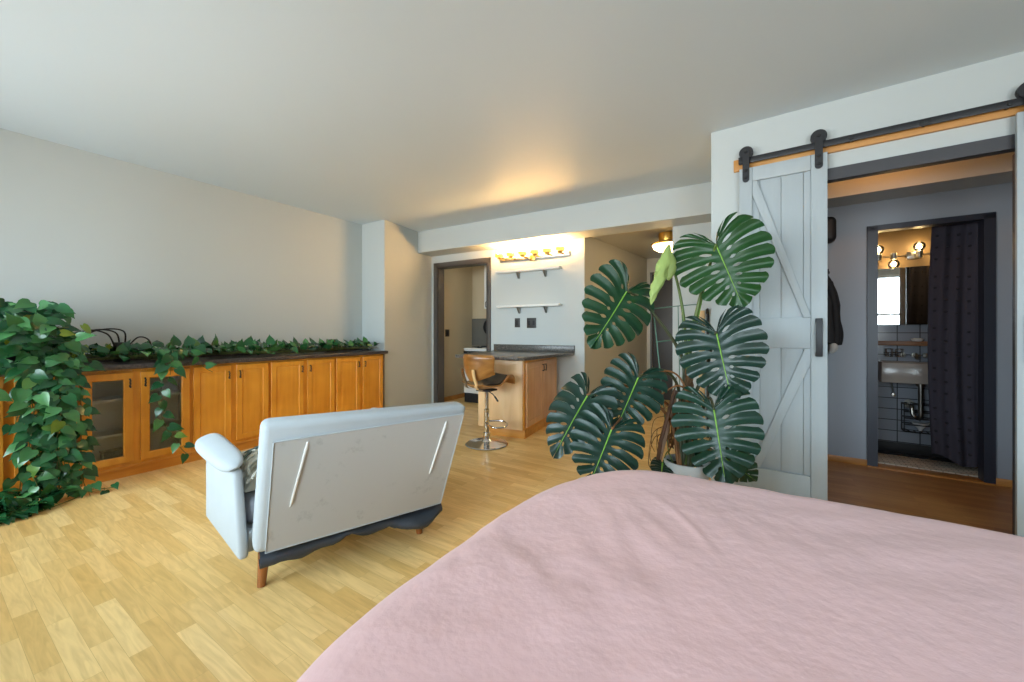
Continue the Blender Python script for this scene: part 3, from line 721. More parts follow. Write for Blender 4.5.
def wr(x, y, z, ins, k):
    v = Vector((x, y, 0))
    w = .011 * noise.noise(v * 1.6) + .0045 * noise.noise(Vector((x * 2.2 + y * 3.2, (y - x * .6) * 9, 2.)))
    rdg = abs(noise.noise(Vector(((x * .8 + y * .6) * 9, (-x * .6 + y * .8) * 2.2, 7.))))
    amp = .0042 * max(0, noise.noise(v * 1.3 + Vector((4, 4, 4))) + .35)
    w += amp * (1 - 2 * min(1, rdg * 3))
    if z < BZ - RE:
        fold = .016 * math.sin(k * .33 + 2 * noise.noise(Vector((k * .05, 0, 0)))) * (BZ - RE - z) / .35
        return fold, 0
    return 0, w * max(.1, min(1, (.80 - ins) / .3))
pr = []
for r in rings:
    row = []
    n = len(r)
    for k, (x, y, z, ins) in enumerate(r):
        f, w = wr(x, y, z, ins, k); cx, cy = .3, .92
        dx, dy = x - cx, y - cy; L_ = math.hypot(dx, dy) or 1
        row.append(Vector((x + f * dx / L_, y + f * dy / L_, z + w)))
    pr.append(row)
mb = MB(); V = mb.grid(pr, close_v=True); mb.cap(V[-1])
obj('duvet', mb, M['duvet'], bed, sharp=0)
# ================================================================== BAR
c0 = Vector((-1.985, 3.685, 0)); ang = R(4.5)
BX_, BY_ = Vector((math.cos(ang), math.sin(ang), 0)), Vector((-math.sin(ang), math.cos(ang), 0))
MBAR = FM @ Matrix.Translation(c0) @ Matrix.Rotation(ang, 4, 'Z')   # local x from -.56 to 0, y from 0 back to the wall
bar = thing('bar_cabinet', 'pale maple cabinet under the grey bar counter beside the stool', 'cabinet', (-.28, .55, 0), MBAR)
obj('side_panel', boxes(((-.565, 0, .10), (-.002, .02, .855), .002)), M['maple'], bar)
obj('cabinet_body', boxes(((-.56, .02, .10), (-.02, 1.06, .855))), M['maple'], bar)
obj('face_frame', boxes(((-.02, .0, .10), (0, .045, .855), .001), ((-.02, .045, .815), (0, 1.06, .855)), ((-.02, .045, .10), (0, 1.06, .13)), ((-.02, 1.02, .13), (0, 1.06, .815))), M['honey'], bar)
obj('plinth', boxes(((-.50, .05, 0), (-.012, 1.06, .10), .002)), M['honey_x'], bar)
for a, b_, side in ((.05, .535, 0), (.541, 1.035, 1)):
    mb = MB(); r = panel_door(mb, a, b_, .125, .825, [(.06, 0), (.064, -.005), (.068, -.006), (.105, -.001)], xf=.018)
    f = mb.bm.faces.new(r); f.smooth = False
    dr = obj('door', mb, M['maple_door'], bar, sharp=20)
    obj('handle', handle_mb(.018, b_ - .035 if side == 0 else a + .035, .74, .085), M['blackm'], dr)
ct = thing('bar_counter', 'grey speckled bar counter with a raised back edge against the wall', 'countertop', (-2.45, 4.2, .856), FM)
mb = MB(); mb.prism([(-2.93, 3.70), (-2.88, 3.65), (-2.03, 3.61), (-1.96, 3.68), (-1.84, 4.815), (-3.08, 4.815)], .856, .893, .006)
obj('worktop', mb, M['granite2'], ct)
obj('upstand', boxes(((-3.085, 4.797, .893), (-1.838, 4.819, .983), .003)), M['granite2'], ct)

# bar stool
sx, sy = -2.392, 3.262
def st_frame(): return FM
st = thing('bar_stool', 'bent walnut bar stool on a chrome pedestal beside the bar', 'stool', (sx, sy, 0), FW)
mb = MB(); mb.lathe([(.0, 0), (.218, 0), (.222, .006), (.212, .014), (.12, .024), (.06, .038), (.04, .06), (.034, .10), (0, .10)], (sx, sy, 0), 40); obj('pedestal_base', mb, M['chrome'], st)
mb = MB(); mb.lathe([(0, .09), (.036, .09), (.036, .125), (.026, .13), (.026, .34), (.0275, .345), (.0275, .36), (.02, .365), (.02, .565), (0, .565)], (sx, sy, 0), 24); obj('column', mb, M['chrome'], st)
mb = MB(); mb.box((sx - .08, sy - .08, .555), (sx + .08, sy + .08, .572), .004); obj('seat_plate', mb, M['blackm'], st)
mb = MB(); mb.tube([(sx + .02, sy, .55), (sx + .09, sy - .02, .53), (sx + .14, sy - .03, .49)], .005, 8); mb.tube([(sx + .12, sy - .026, .507), (sx + .165, sy - .035, .465)], .009, 10); obj('lift_lever', mb, M['blackm'], st)
mb = MB(); mb.tube(catmull([(sx - .03, sy, .235), (sx + .10, sy + .11, .235), (sx + .20, sy + .08, .225), (sx + .24, sy - .03, .215), (sx + .18, sy - .12, .22), (sx + .08, sy - .09, .235), (sx, sy - .02, .235)], 8), .009, 10); obj('footrest', mb, M['chrome'], st)
# seat direction: the sitter faces the bar (to the right and a little back)
fa = R(70); SF = Vector((math.cos(fa), math.sin(fa), 0)); SL = Vector((-math.sin(fa), math.cos(fa), 0))
def q3(f, l, z): return Vector((sx, sy, 0)) + SF * f + SL * l + Vector((0, 0, z))
def shell(profile, wfun, lift, th, n=15):
    top, bot = [], []
    P = catmull([(a, 0, b) for a, b in profile], 6); m = len(P)
    for i, p in enumerate(P):
        t = (P[min(i + 1, m - 1)] - P[max(i - 1, 0)]).normalized(); nrm = Vector((-t.z, 0, t.x)); w = wfun(i / (m - 1)); ra, rb = [], []
        for j in range(n):
            v = -1 + 2 * j / (n - 1); k = lift(i / (m - 1)) * v * v
            c = p + nrm * k
            ra.append(q3(c.x, v * w, c.z)); d = c - nrm * th; rb.append(q3(d.x, v * w, d.z))
        top.append(ra); bot.append(rb)
    mb = MB(); a = mb.grid(top); b = mb.grid(bot)
    for i in range(m - 1):
        for j in (0, n - 1):
            f = mb.bm.faces.new((a[i][j], a[i + 1][j], b[i + 1][j], b[i][j])); f.smooth = True
    for i in (0, m - 1):
        for j in range(n - 1):
            f = mb.bm.faces.new((a[i][j], a[i][j + 1], b[i][j + 1], b[i][j])); f.smooth = True
    return mb
seatp = [(-.19, .635), (-.15, .605), (-.06, .590), (.04, .605), (.105, .655), (.155, .715), (.205, .715), (.238, .675), (.245, .625)]
obj('seat_shell', shell(seatp, lambda u: .215 - .055 * u ** 2 if u > .15 else .19 + .025 * u / .15, lambda u: .045 * math.exp(-((u - .25) / .3) ** 2), .012), M['walnut'], st, sharp=50)
pad = [(-.16, .628), (-.12, .612), (-.05, .606), (.04, .622), (.095, .664), (.142, .722)]
obj('seat_pad', shell(pad, lambda u: .185 - .03 * u ** 2, lambda u: .045 * math.exp(-((u - .35) / .35) ** 2), .018), M['leather'], st, sharp=50)
backp = [(-.185, .665), (-.215, .72), (-.238, .80), (-.245, .88), (-.243, .94)]
obj('back_panel', shell(backp, lambda u: (.215 + .06 * u) * (1 - .2 * max(0, (u - .85) / .15) ** 2), lambda u: -.15, .012), M['walnut'], st, sharp=50)
for l in (-.10, .10):
    mb = MB(); pts = catmull([(-.12, 0, .582), (-.17, 0, .592), (-.205, 0, .65), (-.232, 0, .73), (-.240, 0, .79)], 5)
    a, b, c, d = [], [], [], []
    k = .02
    for p in pts:
        off = .006 if p.z > .63 else -.012
        a.append(q3(p.x + off, l - k, p.z)); b.append(q3(p.x + off, l + k, p.z)); c.append(q3(p.x + off + .012, l + k, p.z + .002)); d.append(q3(p.x + off + .012, l - k, p.z + .002))
    mb.grid([a, b, c, d], close_u=True); obj('back_bracket', mb, M['nickel'] if l > 0 else M['paleply'], st)

# shelves, lamp, switches on the kitchen wall
def wall_shelf(z, x0, x1, label):
    t = thing('floating_shelf', label, 'shelf', ((x0 + x1) / 2, KY, z), FM, 'white shelves above the bar')
    obj('board', boxes(((x0, KY - .105, z), (x1, KY - .0005, z + .030), .002)), M['white'], t)
    for x in (x0 + .33, x0 + .745):
        mb = MB(); v = [(x - .011, KY - .0005, z - .001), (x + .011, KY - .0005, z - .001), (x + .011, KY - .10, z - .001), (x - .011, KY - .10, z - .001)]
        mb.hexa([(x - .008, KY - .03, z - .085), (x + .008, KY - .03, z - .085), (x + .008, KY - .0005, z - .085), (x - .008, KY - .0005, z - .085),
                 (x - .013, KY - .085, z - .0005), (x + .013, KY - .085, z - .0005), (x + .013, KY - .0005, z - .0005), (x - .013, KY - .0005, z - .0005)], .003)
        obj('bracket', mb, M['nickel'], t)
wall_shelf(1.995, -3.00, -2.02, 'upper white wall shelf above the bar, just below the lamp strip')
wall_shelf(1.505, -2.99, -2.02, 'lower white wall shelf above the bar, over the dark switch plates')
vl = thing('vanity_light', 'brass strip lamp with six lit amber shades high above the bar', 'lamp', (-2.45, KY, 2.20), FM)
obj('back_bar', boxes(((-2.98, KY - .03, 2.165), (-1.90, KY - .0005, 2.225), .006)), M['nickel'], vl)
obj('centre_boss', boxes(((-2.48, KY - .05, 2.14), (-2.40, KY - .029, 2.25), .006)), M['brass'], vl)
for k in range(6):
    x = -2.90 + .185 * k; y = KY - .165
    mb = MB(); mb.tube([(x, KY - .028, 2.19), (x, y, 2.185), (x, y, 2.20)], .010, 10); mb.lathe([(.0, 2.178), (.03, 2.18), (.036, 2.20), (.030, 2.203)], (x, y, 0), 18); obj('socket', mb, M['brass'], vl)
    mb = MB(); mb.box((x - .048, y - .042, 2.205), (x + .048, y + .042, 2.255), .012); sh = obj('lamp_shade', mb, M['amber'], vl)
    mb = MB(); mb.lathe([(.0, 2.256), (.016, 2.257), (.026, 2.275), (.022, 2.295), (0, 2.303)], (x, y, 0), 14); obj('bulb', mb, M['bulb'], sh)
def plate(name, label, x0, x1, z0, z1, y=KY, fr=FM, rockers=1, cat='switch'):
    t = thing(name, label, cat, ((x0 + x1) / 2, y, z0), fr)
    obj('plate', boxes(((x0, y - .008, z0), (x1, y - .0005, z1), .003)), M['plate'], t)
    w = (x1 - x0) / rockers
    for k in range(rockers):
        c = x0 + w * (k + .5); obj('rocker', boxes(((c - .017, y - .013, (z0 + z1) / 2 - .033), (c + .017, y - .007, (z0 + z1) / 2 + .033), .002)), M['blackm'], t)
plate('light_switch', 'narrow dark switch plate on the white wall over the bar', -2.74, -2.655, 1.225, 1.355)
plate('light_switch', 'wider dark double switch plate on the white wall over the bar', -2.545, -2.40, 1.215, 1.355, rockers=2)

# ---- room behind the dark framed doorway
sw = thing('light_switch', 'small dark switch on the side wall inside the kitchen doorway', 'switch', (-4.235, 5.15, 1.09), FM)
obj('plate', boxes(((-4.2345, 5.09, 1.08), (-4.227, 5.19, 1.20), .002)), M['plate'], sw)
obj('rocker', boxes(((-4.2275, 5.12, 1.11), (-4.222, 5.16, 1.17), .002)), M['blackm'], sw)
SX0, SX1, SY = -3.93, -3.17, 5.20
sv = thing('range_stove', 'white kitchen range seen through the dark framed doorway', 'stove', (-3.55, 5.5, 0), FM)
obj('oven_body', boxes(((SX0, SY + .02, .05), (SX1, 5.85, .87), .006)), M['enamel'], sv)
dd = obj('oven_door', boxes(((SX0 + .005, SY - .01, .16), (SX1 - .005, SY + .02, .74), .008)), M['enamel'], sv)
obj('oven_window', boxes(((SX0 + .18, SY - .013, .30), (SX1 - .18, SY - .009, .58), .002)), M['blackm'], dd)
mb = MB(); mb.tube([(SX0 + .06, SY - .01, .69), (SX0 + .06, SY - .05, .69), (SX1 - .06, SY - .05, .69), (SX1 - .06, SY - .01, .69)], .011, 10); obj('oven_handle', mb, M['steel'], dd)
obj('toe_drawer', boxes(((SX0 + .01, SY + .0, .0), (SX1 - .01, SY + .10, .15), .005)), M['blackm'], sv)
obj('control_strip', boxes(((SX0, SY - .012, .75), (SX1, SY + .02, .845), .004)), M['blackm'], sv)
for k in range(5):
    mb = MB(); mb.lathe([(.02, 0), (.018, -.02), (0, -.021)], (SX0 + .1 + .14 * k, SY - .012, .80), 14, 'Y'); obj('knob', mb, M['steel'], sv)
obj('cooktop', boxes(((SX0, SY - .012, .87), (SX1, 5.85, .892), .005)), M['enamel'], sv)
for gx in (-3.74, -3.36):
    mb = MB()
    for gy in (5.38, 5.66):
        for a in range(4): mb.box((gx - .13, gy - .006, .905), (gx + .13, gy + .006, .917), 0, Matrix.Translation((gx, gy, 0)) @ Matrix.Rotation(a * PI / 4, 4, 'Z') @ Matrix.Translation((-gx, -gy, 0)))
        mb.lathe([(0, .893), (.045, .893), (.04, .905), (0, .906)], (gx, gy, 0), 16)
    obj('burner_grate', mb, M['blackm'], sv)
tag(obj('backsplash', boxes(((-4.233, 5.846, .9), (-2.6, 5.8595, 1.40), .002)), M['backsplash'], None, FM), 'grey backsplash panel on the wall behind the white range', 'backsplash')
fp = thing('frying_pan', 'round black pan hanging on the grey backsplash by the doorway edge', 'pan', (-3.80, 5.82, 1.1), FM)
mb = MB(); mb.lathe([(0, -.05), (.12, -.05), (.145, -.01), (.15, -.008), (.145, -.004), (.118, -.042), (0, -.042)], (-3.80, 5.785, 1.245), 32, 'Y', Matrix.Rotation(PI, 3, 'Z')); obj('pan_body', mb, M['blackm'], fp)
mb = MB(); mb.tube([(-3.80, 5.80, 1.39), (-3.80, 5.815, 1.46), (-3.80, 5.825, 1.50)], .011, 10); obj('pan_handle', mb, M['blackm'], fp)
uc = thing('wall_cupboard', 'white wall cupboard high behind the right doorway edge', 'cupboard', (-3.2, 5.7, 1.36), FM)
obj('cupboard_body', boxes(((-3.735, 5.52, 1.55), (-2.7, 5.855, 2.46), .002)), M['white'], uc)
for a, b_ in ((-3.73, -3.225), (-3.215, -2.705)):
    d_ = obj('door', boxes(((a, 5.50, 1.555), (b_, 5.519, 2.455), .004)), M['white'], uc)
    mb = MB(); hx = a + .045; mb.tube([(hx, 5.50, 1.58), (hx, 5.475, 1.59), (hx, 5.475, 1.66), (hx, 5.50, 1.67)], .006, 8); obj('handle', mb, M['blackm'], d_)
kl = thing('ceiling_lamp', 'round fill lamp added to light the kitchen, out of sight above the doorway', 'lamp', (-3.0, 5.4, CZ), FM)  # unseen lamp added to warm the room behind the doorway
mb = MB(); mb.lathe([(0, CZ - .09), (.10, CZ - .075), (.15, CZ - .03), (.15, CZ - .02)], (-3.0, 5.4, 0), 24); obj('fill_lamp_bowl', mb, glow('kitchen_fill_glass', (1, .86, .62), 10), kl)
mb = MB(); mb.lathe([(.16, CZ - .025), (.16, CZ)], (-3.0, 5.4, 0), 24); obj('fill_lamp_rim', mb, M['nickel'], kl)

# hallway lamp
hx, hy, hz = -.775, 5.30, 2.42
hl = thing('ceiling_lamp', 'brass rimmed flush ceiling lamp glowing in the hallway behind the plant', 'lamp', (hx, hy, hz), FM)
mb = MB(); mb.lathe([(.0, hz), (.105, hz), (.11, hz - .02), (.10, hz - .10), (.115, hz - .11), (.115, hz - .115), (0, hz - .115)], (hx, hy, 0), 32); obj('canopy', mb, M['brass'], hl)
mb = MB(); mb.lathe([(.112, hz - .11), (.185, hz - .128), (.20, hz - .135), (.20, hz - .150), (.185, hz - .152)], (hx, hy, 0), 32); obj('rim', mb, M['brass'], hl)
mb = MB(); mb.lathe([(.184, hz - .145), (.165, hz - .19), (.11, hz - .225), (.04, hz - .24), (0, hz - .242)], (hx, hy, 0), 32); obj('glass_bowl', mb, M['hallglass'], hl)
# narrow board and black rod leaning on the white wall behind the plant
bd = at(699.5, 310, 4.1); bd = FM.inverted() @ bd
tag(obj('wooden_board', boxes(((-.375, KY - .022, .0), (-.315, KY - .003, 1.40), .003)), M['paleply'], None, FM), 'narrow pale wooden board standing against the white wall behind the monstera', 'board')
mb = MB(); mb.tube([(-.285, KY - .02, 0), (-.285, KY - .02, 1.36), (-.285, KY - .06, 1.41), (-.285, KY - .12, 1.40), (-.285, KY - .13, 1.36)], .014, 10)
tag(obj('walking_cane', mb, M['blackm'], None, FM), 'black hooked cane standing beside the pale board behind the monstera', 'cane')

# ================================================================== BARN DOORS
def barn_door(label, x0, mirror):
    w = .50; t = thing('barn_door', label, 'door', (x0 + w / 2, 3.283, .02), FB, 'grey sliding barn doors')
    z0, z1 = .02, 2.343; ya, yb, yc = 3.266, 3.286, 3.302
    mx = (lambda x: x0 + w - (x - x0)) if mirror else (lambda x: x)
    def bx(xa, za, xb, zb, y0=ya, y1=yb, bev=.003):
        a, b_ = sorted((mx(xa), mx(xb))); return ((a, y0, za), (b_, y1, zb), bev)
    mb = MB()
    n = 4; pw = (w - .004) / n
    for k in range(n): mb.box(*bx(x0 + .002 + pw * k + .0008, z0 + .01, x0 + .002 + pw * (k + 1) - .0008, z1 - .01, yb, yc, .003))
    obj('plank_panel', mb, M['barn'], t)
    ls, rs = .080, .086
    obj('stile', boxes(bx(x0, z0, x0 + ls, z1)), M['barn'], t); obj('stile', boxes(bx(x0 + w - rs, z0, x0 + w, z1)), M['barn'], t)
    for za, zb in ((2.243, z1), (1.055, 1.262), (z0, .20)): obj('rail_board', boxes(bx(x0 + ls + .0015, za, x0 + w - rs - .0015, zb)), M['barn'], t)
    xl, xr = x0 + ls + .0015, x0 + w - rs - .0015
    for (p0, p1) in (((xl, 2.2415), (xr, 1.2635)), ((xr, 1.0535), (xl, .2015))):
        # diagonal board clipped inside its field
        (ax, az), (bx_, bz) = p0, p1; hw = .075
        zs = 1 if az > bz else -1
        s = abs((az - bz) / (bx_ - ax)); dz = .125; dx = dz / s
        poly = [(ax, az), (ax + (dx * .65 if bx_ > ax else -dx * .65), az), (bx_, bz + dz * .1), (bx_, bz), (bx_ - (dx * .9 if bx_ > ax else -dx * .9), bz), (ax, az - dz * .8)]
        mb = MB(); fr_ = [mb.bm.verts.new((mx(a), ya + .0, z)) for a, z in poly]; bk = [mb.bm.verts.new((mx(a), yb, z)) for a, z in poly]
        fs = [mb.bm.faces.new(fr_), mb.bm.faces.new(bk[::-1])]
        for i in range(6): fs.append(mb.bm.faces.new((fr_[i], bk[i], bk[(i + 1) % 6], fr_[(i + 1) % 6])))
        es = set(e for f in fs for e in f.edges); bmesh.ops.bevel(mb.bm, geom=list(es), offset=.003, segments=2, profile=.5, affect='EDGES')
        obj('brace', mb, M['barn'], t)
    for hx_ in (x0 + .042, x0 + w - .045):
        x = mx(hx_); mb = MB()
        zt = 2.487; pts = [(x - .021, 2.26)]
        poly = [(x + .021 * math.cos(R(a)), 2.262 + .021 * math.sin(R(a))) for a in range(180, 361, 20)] + [(x + .021 * math.cos(R(a)), zt - .03 + .021 * math.sin(R(a))) for a in range(0, 181, 20)]
        f_ = [mb.bm.verts.new((a, 3.257, z)) for a, z in poly]; k_ = [mb.bm.verts.new((a, 3.2655, z)) for a, z in poly]
        fs = [mb.bm.faces.new(f_), mb.bm.faces.new(k_[::-1])]
        for i in range(len(poly)): fs.append(mb.bm.faces.new((f_[i], k_[i], k_[(i + 1) % len(poly)], f_[(i + 1) % len(poly)])))
        h = obj('hanger_strap', mb, M['black'], t)
        mb = MB(); mb.lathe([(0, 3.258), (.02, 3.258), (.02, 3.2665), (.044, 3.267), (.044, 3.274), (.032, 3.277), (.032, 3.287), (.044, 3.290), (.044, 3.298), (0, 3.298)], (x, 0, zt - .03), 28, 'Y'); obj('wheel', mb, M['black'], h)
        mb = MB()
        for zz in (2.272, 2.325, zt - .03): mb.lathe([(0, 3.248), (.008, 3.249), (.010, 3.252), (.010, 3.2575)], (x, 0, zz), 12, 'Y')
        obj('bolt', mb, M['blackm'], h)
    x = mx(x0 + w - .045); mb = MB()
    mb.box((x - .018, 3.225, 1.005), (x + .018, 3.232, 1.255), .003)
    for zz in (1.005, 1.225): mb.box((x - .018, 3.23, zz), (x + .018, 3.266, zz + .03), .003)
    obj('pull_handle', mb, M['black'], t)
barn_door('grey-white sliding barn door half behind the monstera leaves', -.27, False)
barn_door('grey-white sliding barn door at the right edge of the photo', 1.022, True)
rl = thing('barn_door_rail', 'long black sliding rail on a pine board above the opening', 'rail', (.8, 3.31, 2.33), FB)
obj('backing_board', boxes(((-.31, 3.318, 2.352), (1.95, 3.3405, 2.437), .002)), M['pine'], rl)
obj('track', boxes(((-.27, 3.276, 2.382), (1.93, 3.284, 2.424), .001)), M['black'], rl)
for x in (-.24, .35, .68, 1.0, 1.6):
    mb = MB(); mb.lathe([(.012, 3.284), (.012, 3.319)], (x, 0, 2.400), 12, 'Y'); mb.lathe([(0, 3.268), (.009, 3.269), (.011, 3.2755)], (x, 0, 2.400), 6, 'Y'); obj('spacer_bolt', mb, M['black'], rl)
for x in (-.275, 1.9):
    obj('end_stop', boxes(((x, 3.262, 2.385), (x + .03, 3.30, 2.430), .003)), M['blackm'], rl)
obj('joint_plate', boxes(((.655, 3.270, 2.385), (.705, 3.2755, 2.418), .002)), M['blackm'], rl)

# ================================================================== HALL THINGS
JX = -.028
jk = thing('jacket', 'black jacket hanging just behind the left barn door edge', 'jacket', (.30, 4.49, 1.0), FB)
rows = []
for i in range(17):
    u = i / 16; z = 1.66 - .60 * u; w = .03 + .085 * min(1, u * 2.2) + .012 * math.sin(u * 9); row = []
    dpt = .02 + .05 * min(1, u * 3)
    for k in range(20):
        a = 2 * PI * k / 20; row.append((JX + .315 + w * math.cos(a) * (1 + .12 * math.sin(5 * a + u * 4)), 4.455 + dpt * math.sin(a) * (1 + .1 * math.sin(4 * a)), z + .012 * math.sin(a * 3)))
    rows.append(row)
mb = MB(); V = mb.grid(rows, close_v=True); mb.cap(V[0]); mb.cap(V[-1]); obj('jacket_body', mb, M['jacket'], jk, sharp=70)
mb = MB(); mb.tube(catmull([(JX + .345, 4.40, 1.60), (JX + .385, 4.41, 1.42), (JX + .40, 4.415, 1.2), (JX + .395, 4.42, 1.05)], 6), [.03] * 19, 12); obj('sleeve', mb, M['jacket'], jk)
mb = MB(); mb.tube(catmull([(JX + .38, 4.41, 1.06), (JX + .38, 4.40, 1.02), (JX + .36, 4.41, .98)], 4), [.022, .028, .03, .03, .028, .025, .022, .018, .012], 10); obj('white_lining', mb, M['cloth_w'], jk)['label'] = 'white cloth hanging from the jacket hem'
hk = thing('coat_hook', 'black wall hook holding the jacket behind the barn door', 'hook', (.315, HY, 1.66), FB)
mb = MB(); mb.lathe([(0, HY - .012), (.02, HY - .012), (.02, HY - .0005)], (.315, 0, 1.70), 14, 'Y'); obj('hook_plate', mb, M['black'], hk)
mb = MB(); mb.tube([(.315, HY - .01, 1.70), (.315, HY - .06, 1.68), (.315, HY - .09, 1.69), (.315, HY - .10, 1.72)], .007, 8); obj('hook_arm', mb, M['black'], hk)
sk = thing('wall_speaker', 'rounded black wall speaker high in the hall beside the barn door', 'speaker', (.30, HY - .08, 1.95), FB)
mb = MB(); mb.box((.235, HY - .15, 1.955), (.372, HY - .012, 2.18), .045, None, 5); obj('speaker_body', mb, M['blackm'], sk)
obj('speaker_mount', boxes(((.27, HY - .013, 2.02), (.33, HY - .0005, 2.12), .003)), M['black'], sk)
hall_fill = thing('ceiling_lamp', 'warm fill lamp added in the hall, hidden above the barn door opening', 'lamp', (.62, 3.80, CZ), FB)  # unseen lamp added to turn the hall beam orange
mb = MB(); mb.lathe([(0, CZ - .10), (.08, CZ - .09), (.12, CZ - .04), (.12, CZ - .03)], (.62, 3.80, 0), 24); obj('fill_lamp_bowl', mb, glow('hall_fill_glass', (1, .42, .12), 9), hall_fill)
mb = MB(); mb.lathe([(.13, CZ - .035), (.13, CZ)], (.62, 3.80, 0), 24); obj('fill_lamp_rim', mb, M['brass'], hall_fill)

# ================================================================== BATHROOM
XK[0] = .932
mr = thing('bathroom_mirror', 'frameless mirror above the sink reflecting a bright window', 'mirror', (1.1, BBY, 1.235), FB)
mr.matrix_world = mr.matrix_world @ Matrix.Rotation(R(-3), 4, 'Z') @ Matrix.Translation((0, -.034, 0))
obj('mirror_glass', boxes(((.55, BBY - .022, 1.235), (1.75, BBY - .010, 1.775))), M['mirror'], mr)
obj('mirror_backing', boxes(((.548, BBY - .010, 1.233), (1.752, BBY - .0005, 1.777))), M['blackm'], mr)
bl_ = thing('bathroom_light', 'wall lamp bar with three lit glass globes above the mirror', 'lamp', (1.0, BBY, 1.90), FB)
mb = MB(); mb.tube([(.72, BBY - .045, 1.885), (1.42, BBY - .045, 1.885)], .006, 8); mb.box((1.02, BBY - .03, 1.85), (1.12, BBY - .0005, 1.92), .008); mb.tube([(1.07, BBY - .03, 1.885), (1.07, BBY - .05, 1.885)], .008, 8); obj('lamp_bar', mb, M['nickel'], bl_)
for x, up in ((.80, 1), (.915, -1), (1.10, 1), (1.30, -1)):
    y = BBY - .075; z = 1.885
    mb = MB(); mb.lathe([(0, z - .03 * up), (.026, z - .03 * up), (.026, z + .03 * up), (.018, z + .036 * up), (0, z + .036 * up)], (x, y, 0), 18); s_ = obj('socket', mb, M['nickel'], bl_)
    mb = MB(); c = z + .075 * up; mb.lathe([(.045 * math.sin(R(a)), c - .045 * math.cos(R(a))) for a in range(0, 181, 15)], (x, y, 0), 20); obj('globe', mb, M['globe'], s_)
    mb = MB(); mb.lathe([(.018 * math.sin(R(a)), c - .024 * math.cos(R(a))) for a in range(0, 181, 30)], (x, y, 0), 10); obj('bulb', mb, M['bathbulb'], s_)
sf = thing('wall_ledge', 'brown wooden ledge below the bathroom mirror', 'shelf', (1.1, BBY, 1.02), FB)
obj('board', boxes(((.5, BBY - .10, 1.035), (1.8, BBY - .0005, 1.075), .003)), M['brownwood'], sf)
for x in (.7, 1.5): obj('bracket', boxes(((x, BBY - .08, 1.0), (x + .02, BBY - .0005, 1.0345), .002)), M['black'], sf)
sd = thing('soap_dish', 'small white soap dish on the brown bathroom ledge', 'dish', (1.09, BBY - .05, 1.075), FB)
mb = MB(); mb.lathe([(0, 1.076), (.035, 1.076), (.05, 1.10), (.047, 1.10), (.032, 1.082), (0, 1.082)], (1.09, BBY - .05, 0), 20); obj('dish_bowl', mb, M['enamel'], sd)
mb = MB(); mb.box((1.06, BBY - .068, 1.083), (1.12, BBY - .032, 1.105), .008); obj('soap_bar', mb, M['cream'], sd)
th_ = thing('tumbler_holder', 'chrome wire holder with two glasses on the bathroom tiles', 'holder', (.92, BBY, .93), FB)
mb = MB()
for x in (.885, .96):
    for zz in (.93, 1.0): mb.tube([(x + .032 * math.cos(R(a)), BBY - .05 + .032 * math.sin(R(a)), zz) for a in range(0, 360, 20)], .003, 6, closed=True)
    for a in (45, 135, 225, 315): mb.tube([(x + .032 * math.cos(R(a)), BBY - .05 + .032 * math.sin(R(a)), .93), (x + .032 * math.cos(R(a)), BBY - .05 + .032 * math.sin(R(a)), 1.0)], .003, 6)
mb.tube([(.85, BBY - .012, .965), (.995, BBY - .012, .965)], .004, 6); mb.tube([(.885, BBY - .012, .965), (.885, BBY - .018, .93)], .004, 6); mb.tube([(.96, BBY - .012, .965), (.96, BBY - .018, .93)], .004, 6); mb.tube([(.92, BBY - .012, .965), (.92, BBY - .0005, .965)], .01, 8)
obj('wire_frame', mb, M['chrome'], th_)
sn = thing('wall_sink', 'grey ceramic wall-hung trough sink in the small bathroom', 'sink', (1.05, 5.4, .66), FB)
mb = MB(); x0, x1, y0, y1, z0, z1 = .785, 1.6, 4.90, 5.208, .70, .885
o = [(x0, y0), (x1, y0), (x1, y1), (x0, y1)]; i_ = [(x0 + .03, y0 + .03), (x1 - .03, y0 + .03), (x1 - .03, y1 - .07), (x0 + .03, y1 - .07)]; k_ = [(x0 + .07, y0 + .07), (x1 - .07, y0 + .07), (x1 - .07, y1 - .10), (x0 + .07, y1 - .10)]
def rg(p, z): return [Vector((a, b, z)) for a, b in p]
V = mb.grid([rg(o, z0), rg(o, z1), rg(i_, z1), rg(k_, z0 + .05)], close_v=True); mb.cap(V[0], True); mb.cap(V[-1])
bmesh.ops.bevel(mb.bm, geom=[e for e in mb.bm.edges], offset=.008, segments=2, profile=.5, affect='EDGES'); obj('basin', mb, M['sink'], sn)
fc = MB()
for x in (.99, 1.07, 1.15): fc.lathe([(.0, BBY - .06), (.02, BBY - .058), (.024, BBY - .04), (.014, BBY - .035), (.014, BBY - .0005)], (x, 0, .945), 16, 'Y')
fc.tube(catmull([(1.07, BBY - .04, .945), (1.07, BBY - .10, .955), (1.07, BBY - .13, .94), (1.07, BBY - .135, .91)], 5), .011, 10)
fc.tube([(.99, BBY - .055, .945), (.95, BBY - .065, .95)], .006, 8); fc.tube([(1.15, BBY - .055, .945), (1.19, BBY - .065, .95)], .006, 8)
obj('tap', fc, M['nickel'], sn)
mb = MB(); cx = 1.09; cy = 5.05
mb.lathe([(.03, .665), (.03, .702)], (cx, cy, 0), 16); mb.tube([(cx, cy, .68), (cx, cy, .46)], .018, 12); mb.tube(catmull([(cx, cy, .47), (cx, cy, .40), (cx - .02, cy + .03, .37), (cx - .045, cy + .05, .40), (cx - .05, cy + .07, .47), (cx - .05, BBY - .001, .48)], 6), .018, 12)
mb.lathe([(0, BBY - .012), (.04, BBY - .012), (.04, BBY - .0005)], (cx - .05, 0, .48), 16, 'Y'); obj('waste_trap', mb, M['nickel'], sn)
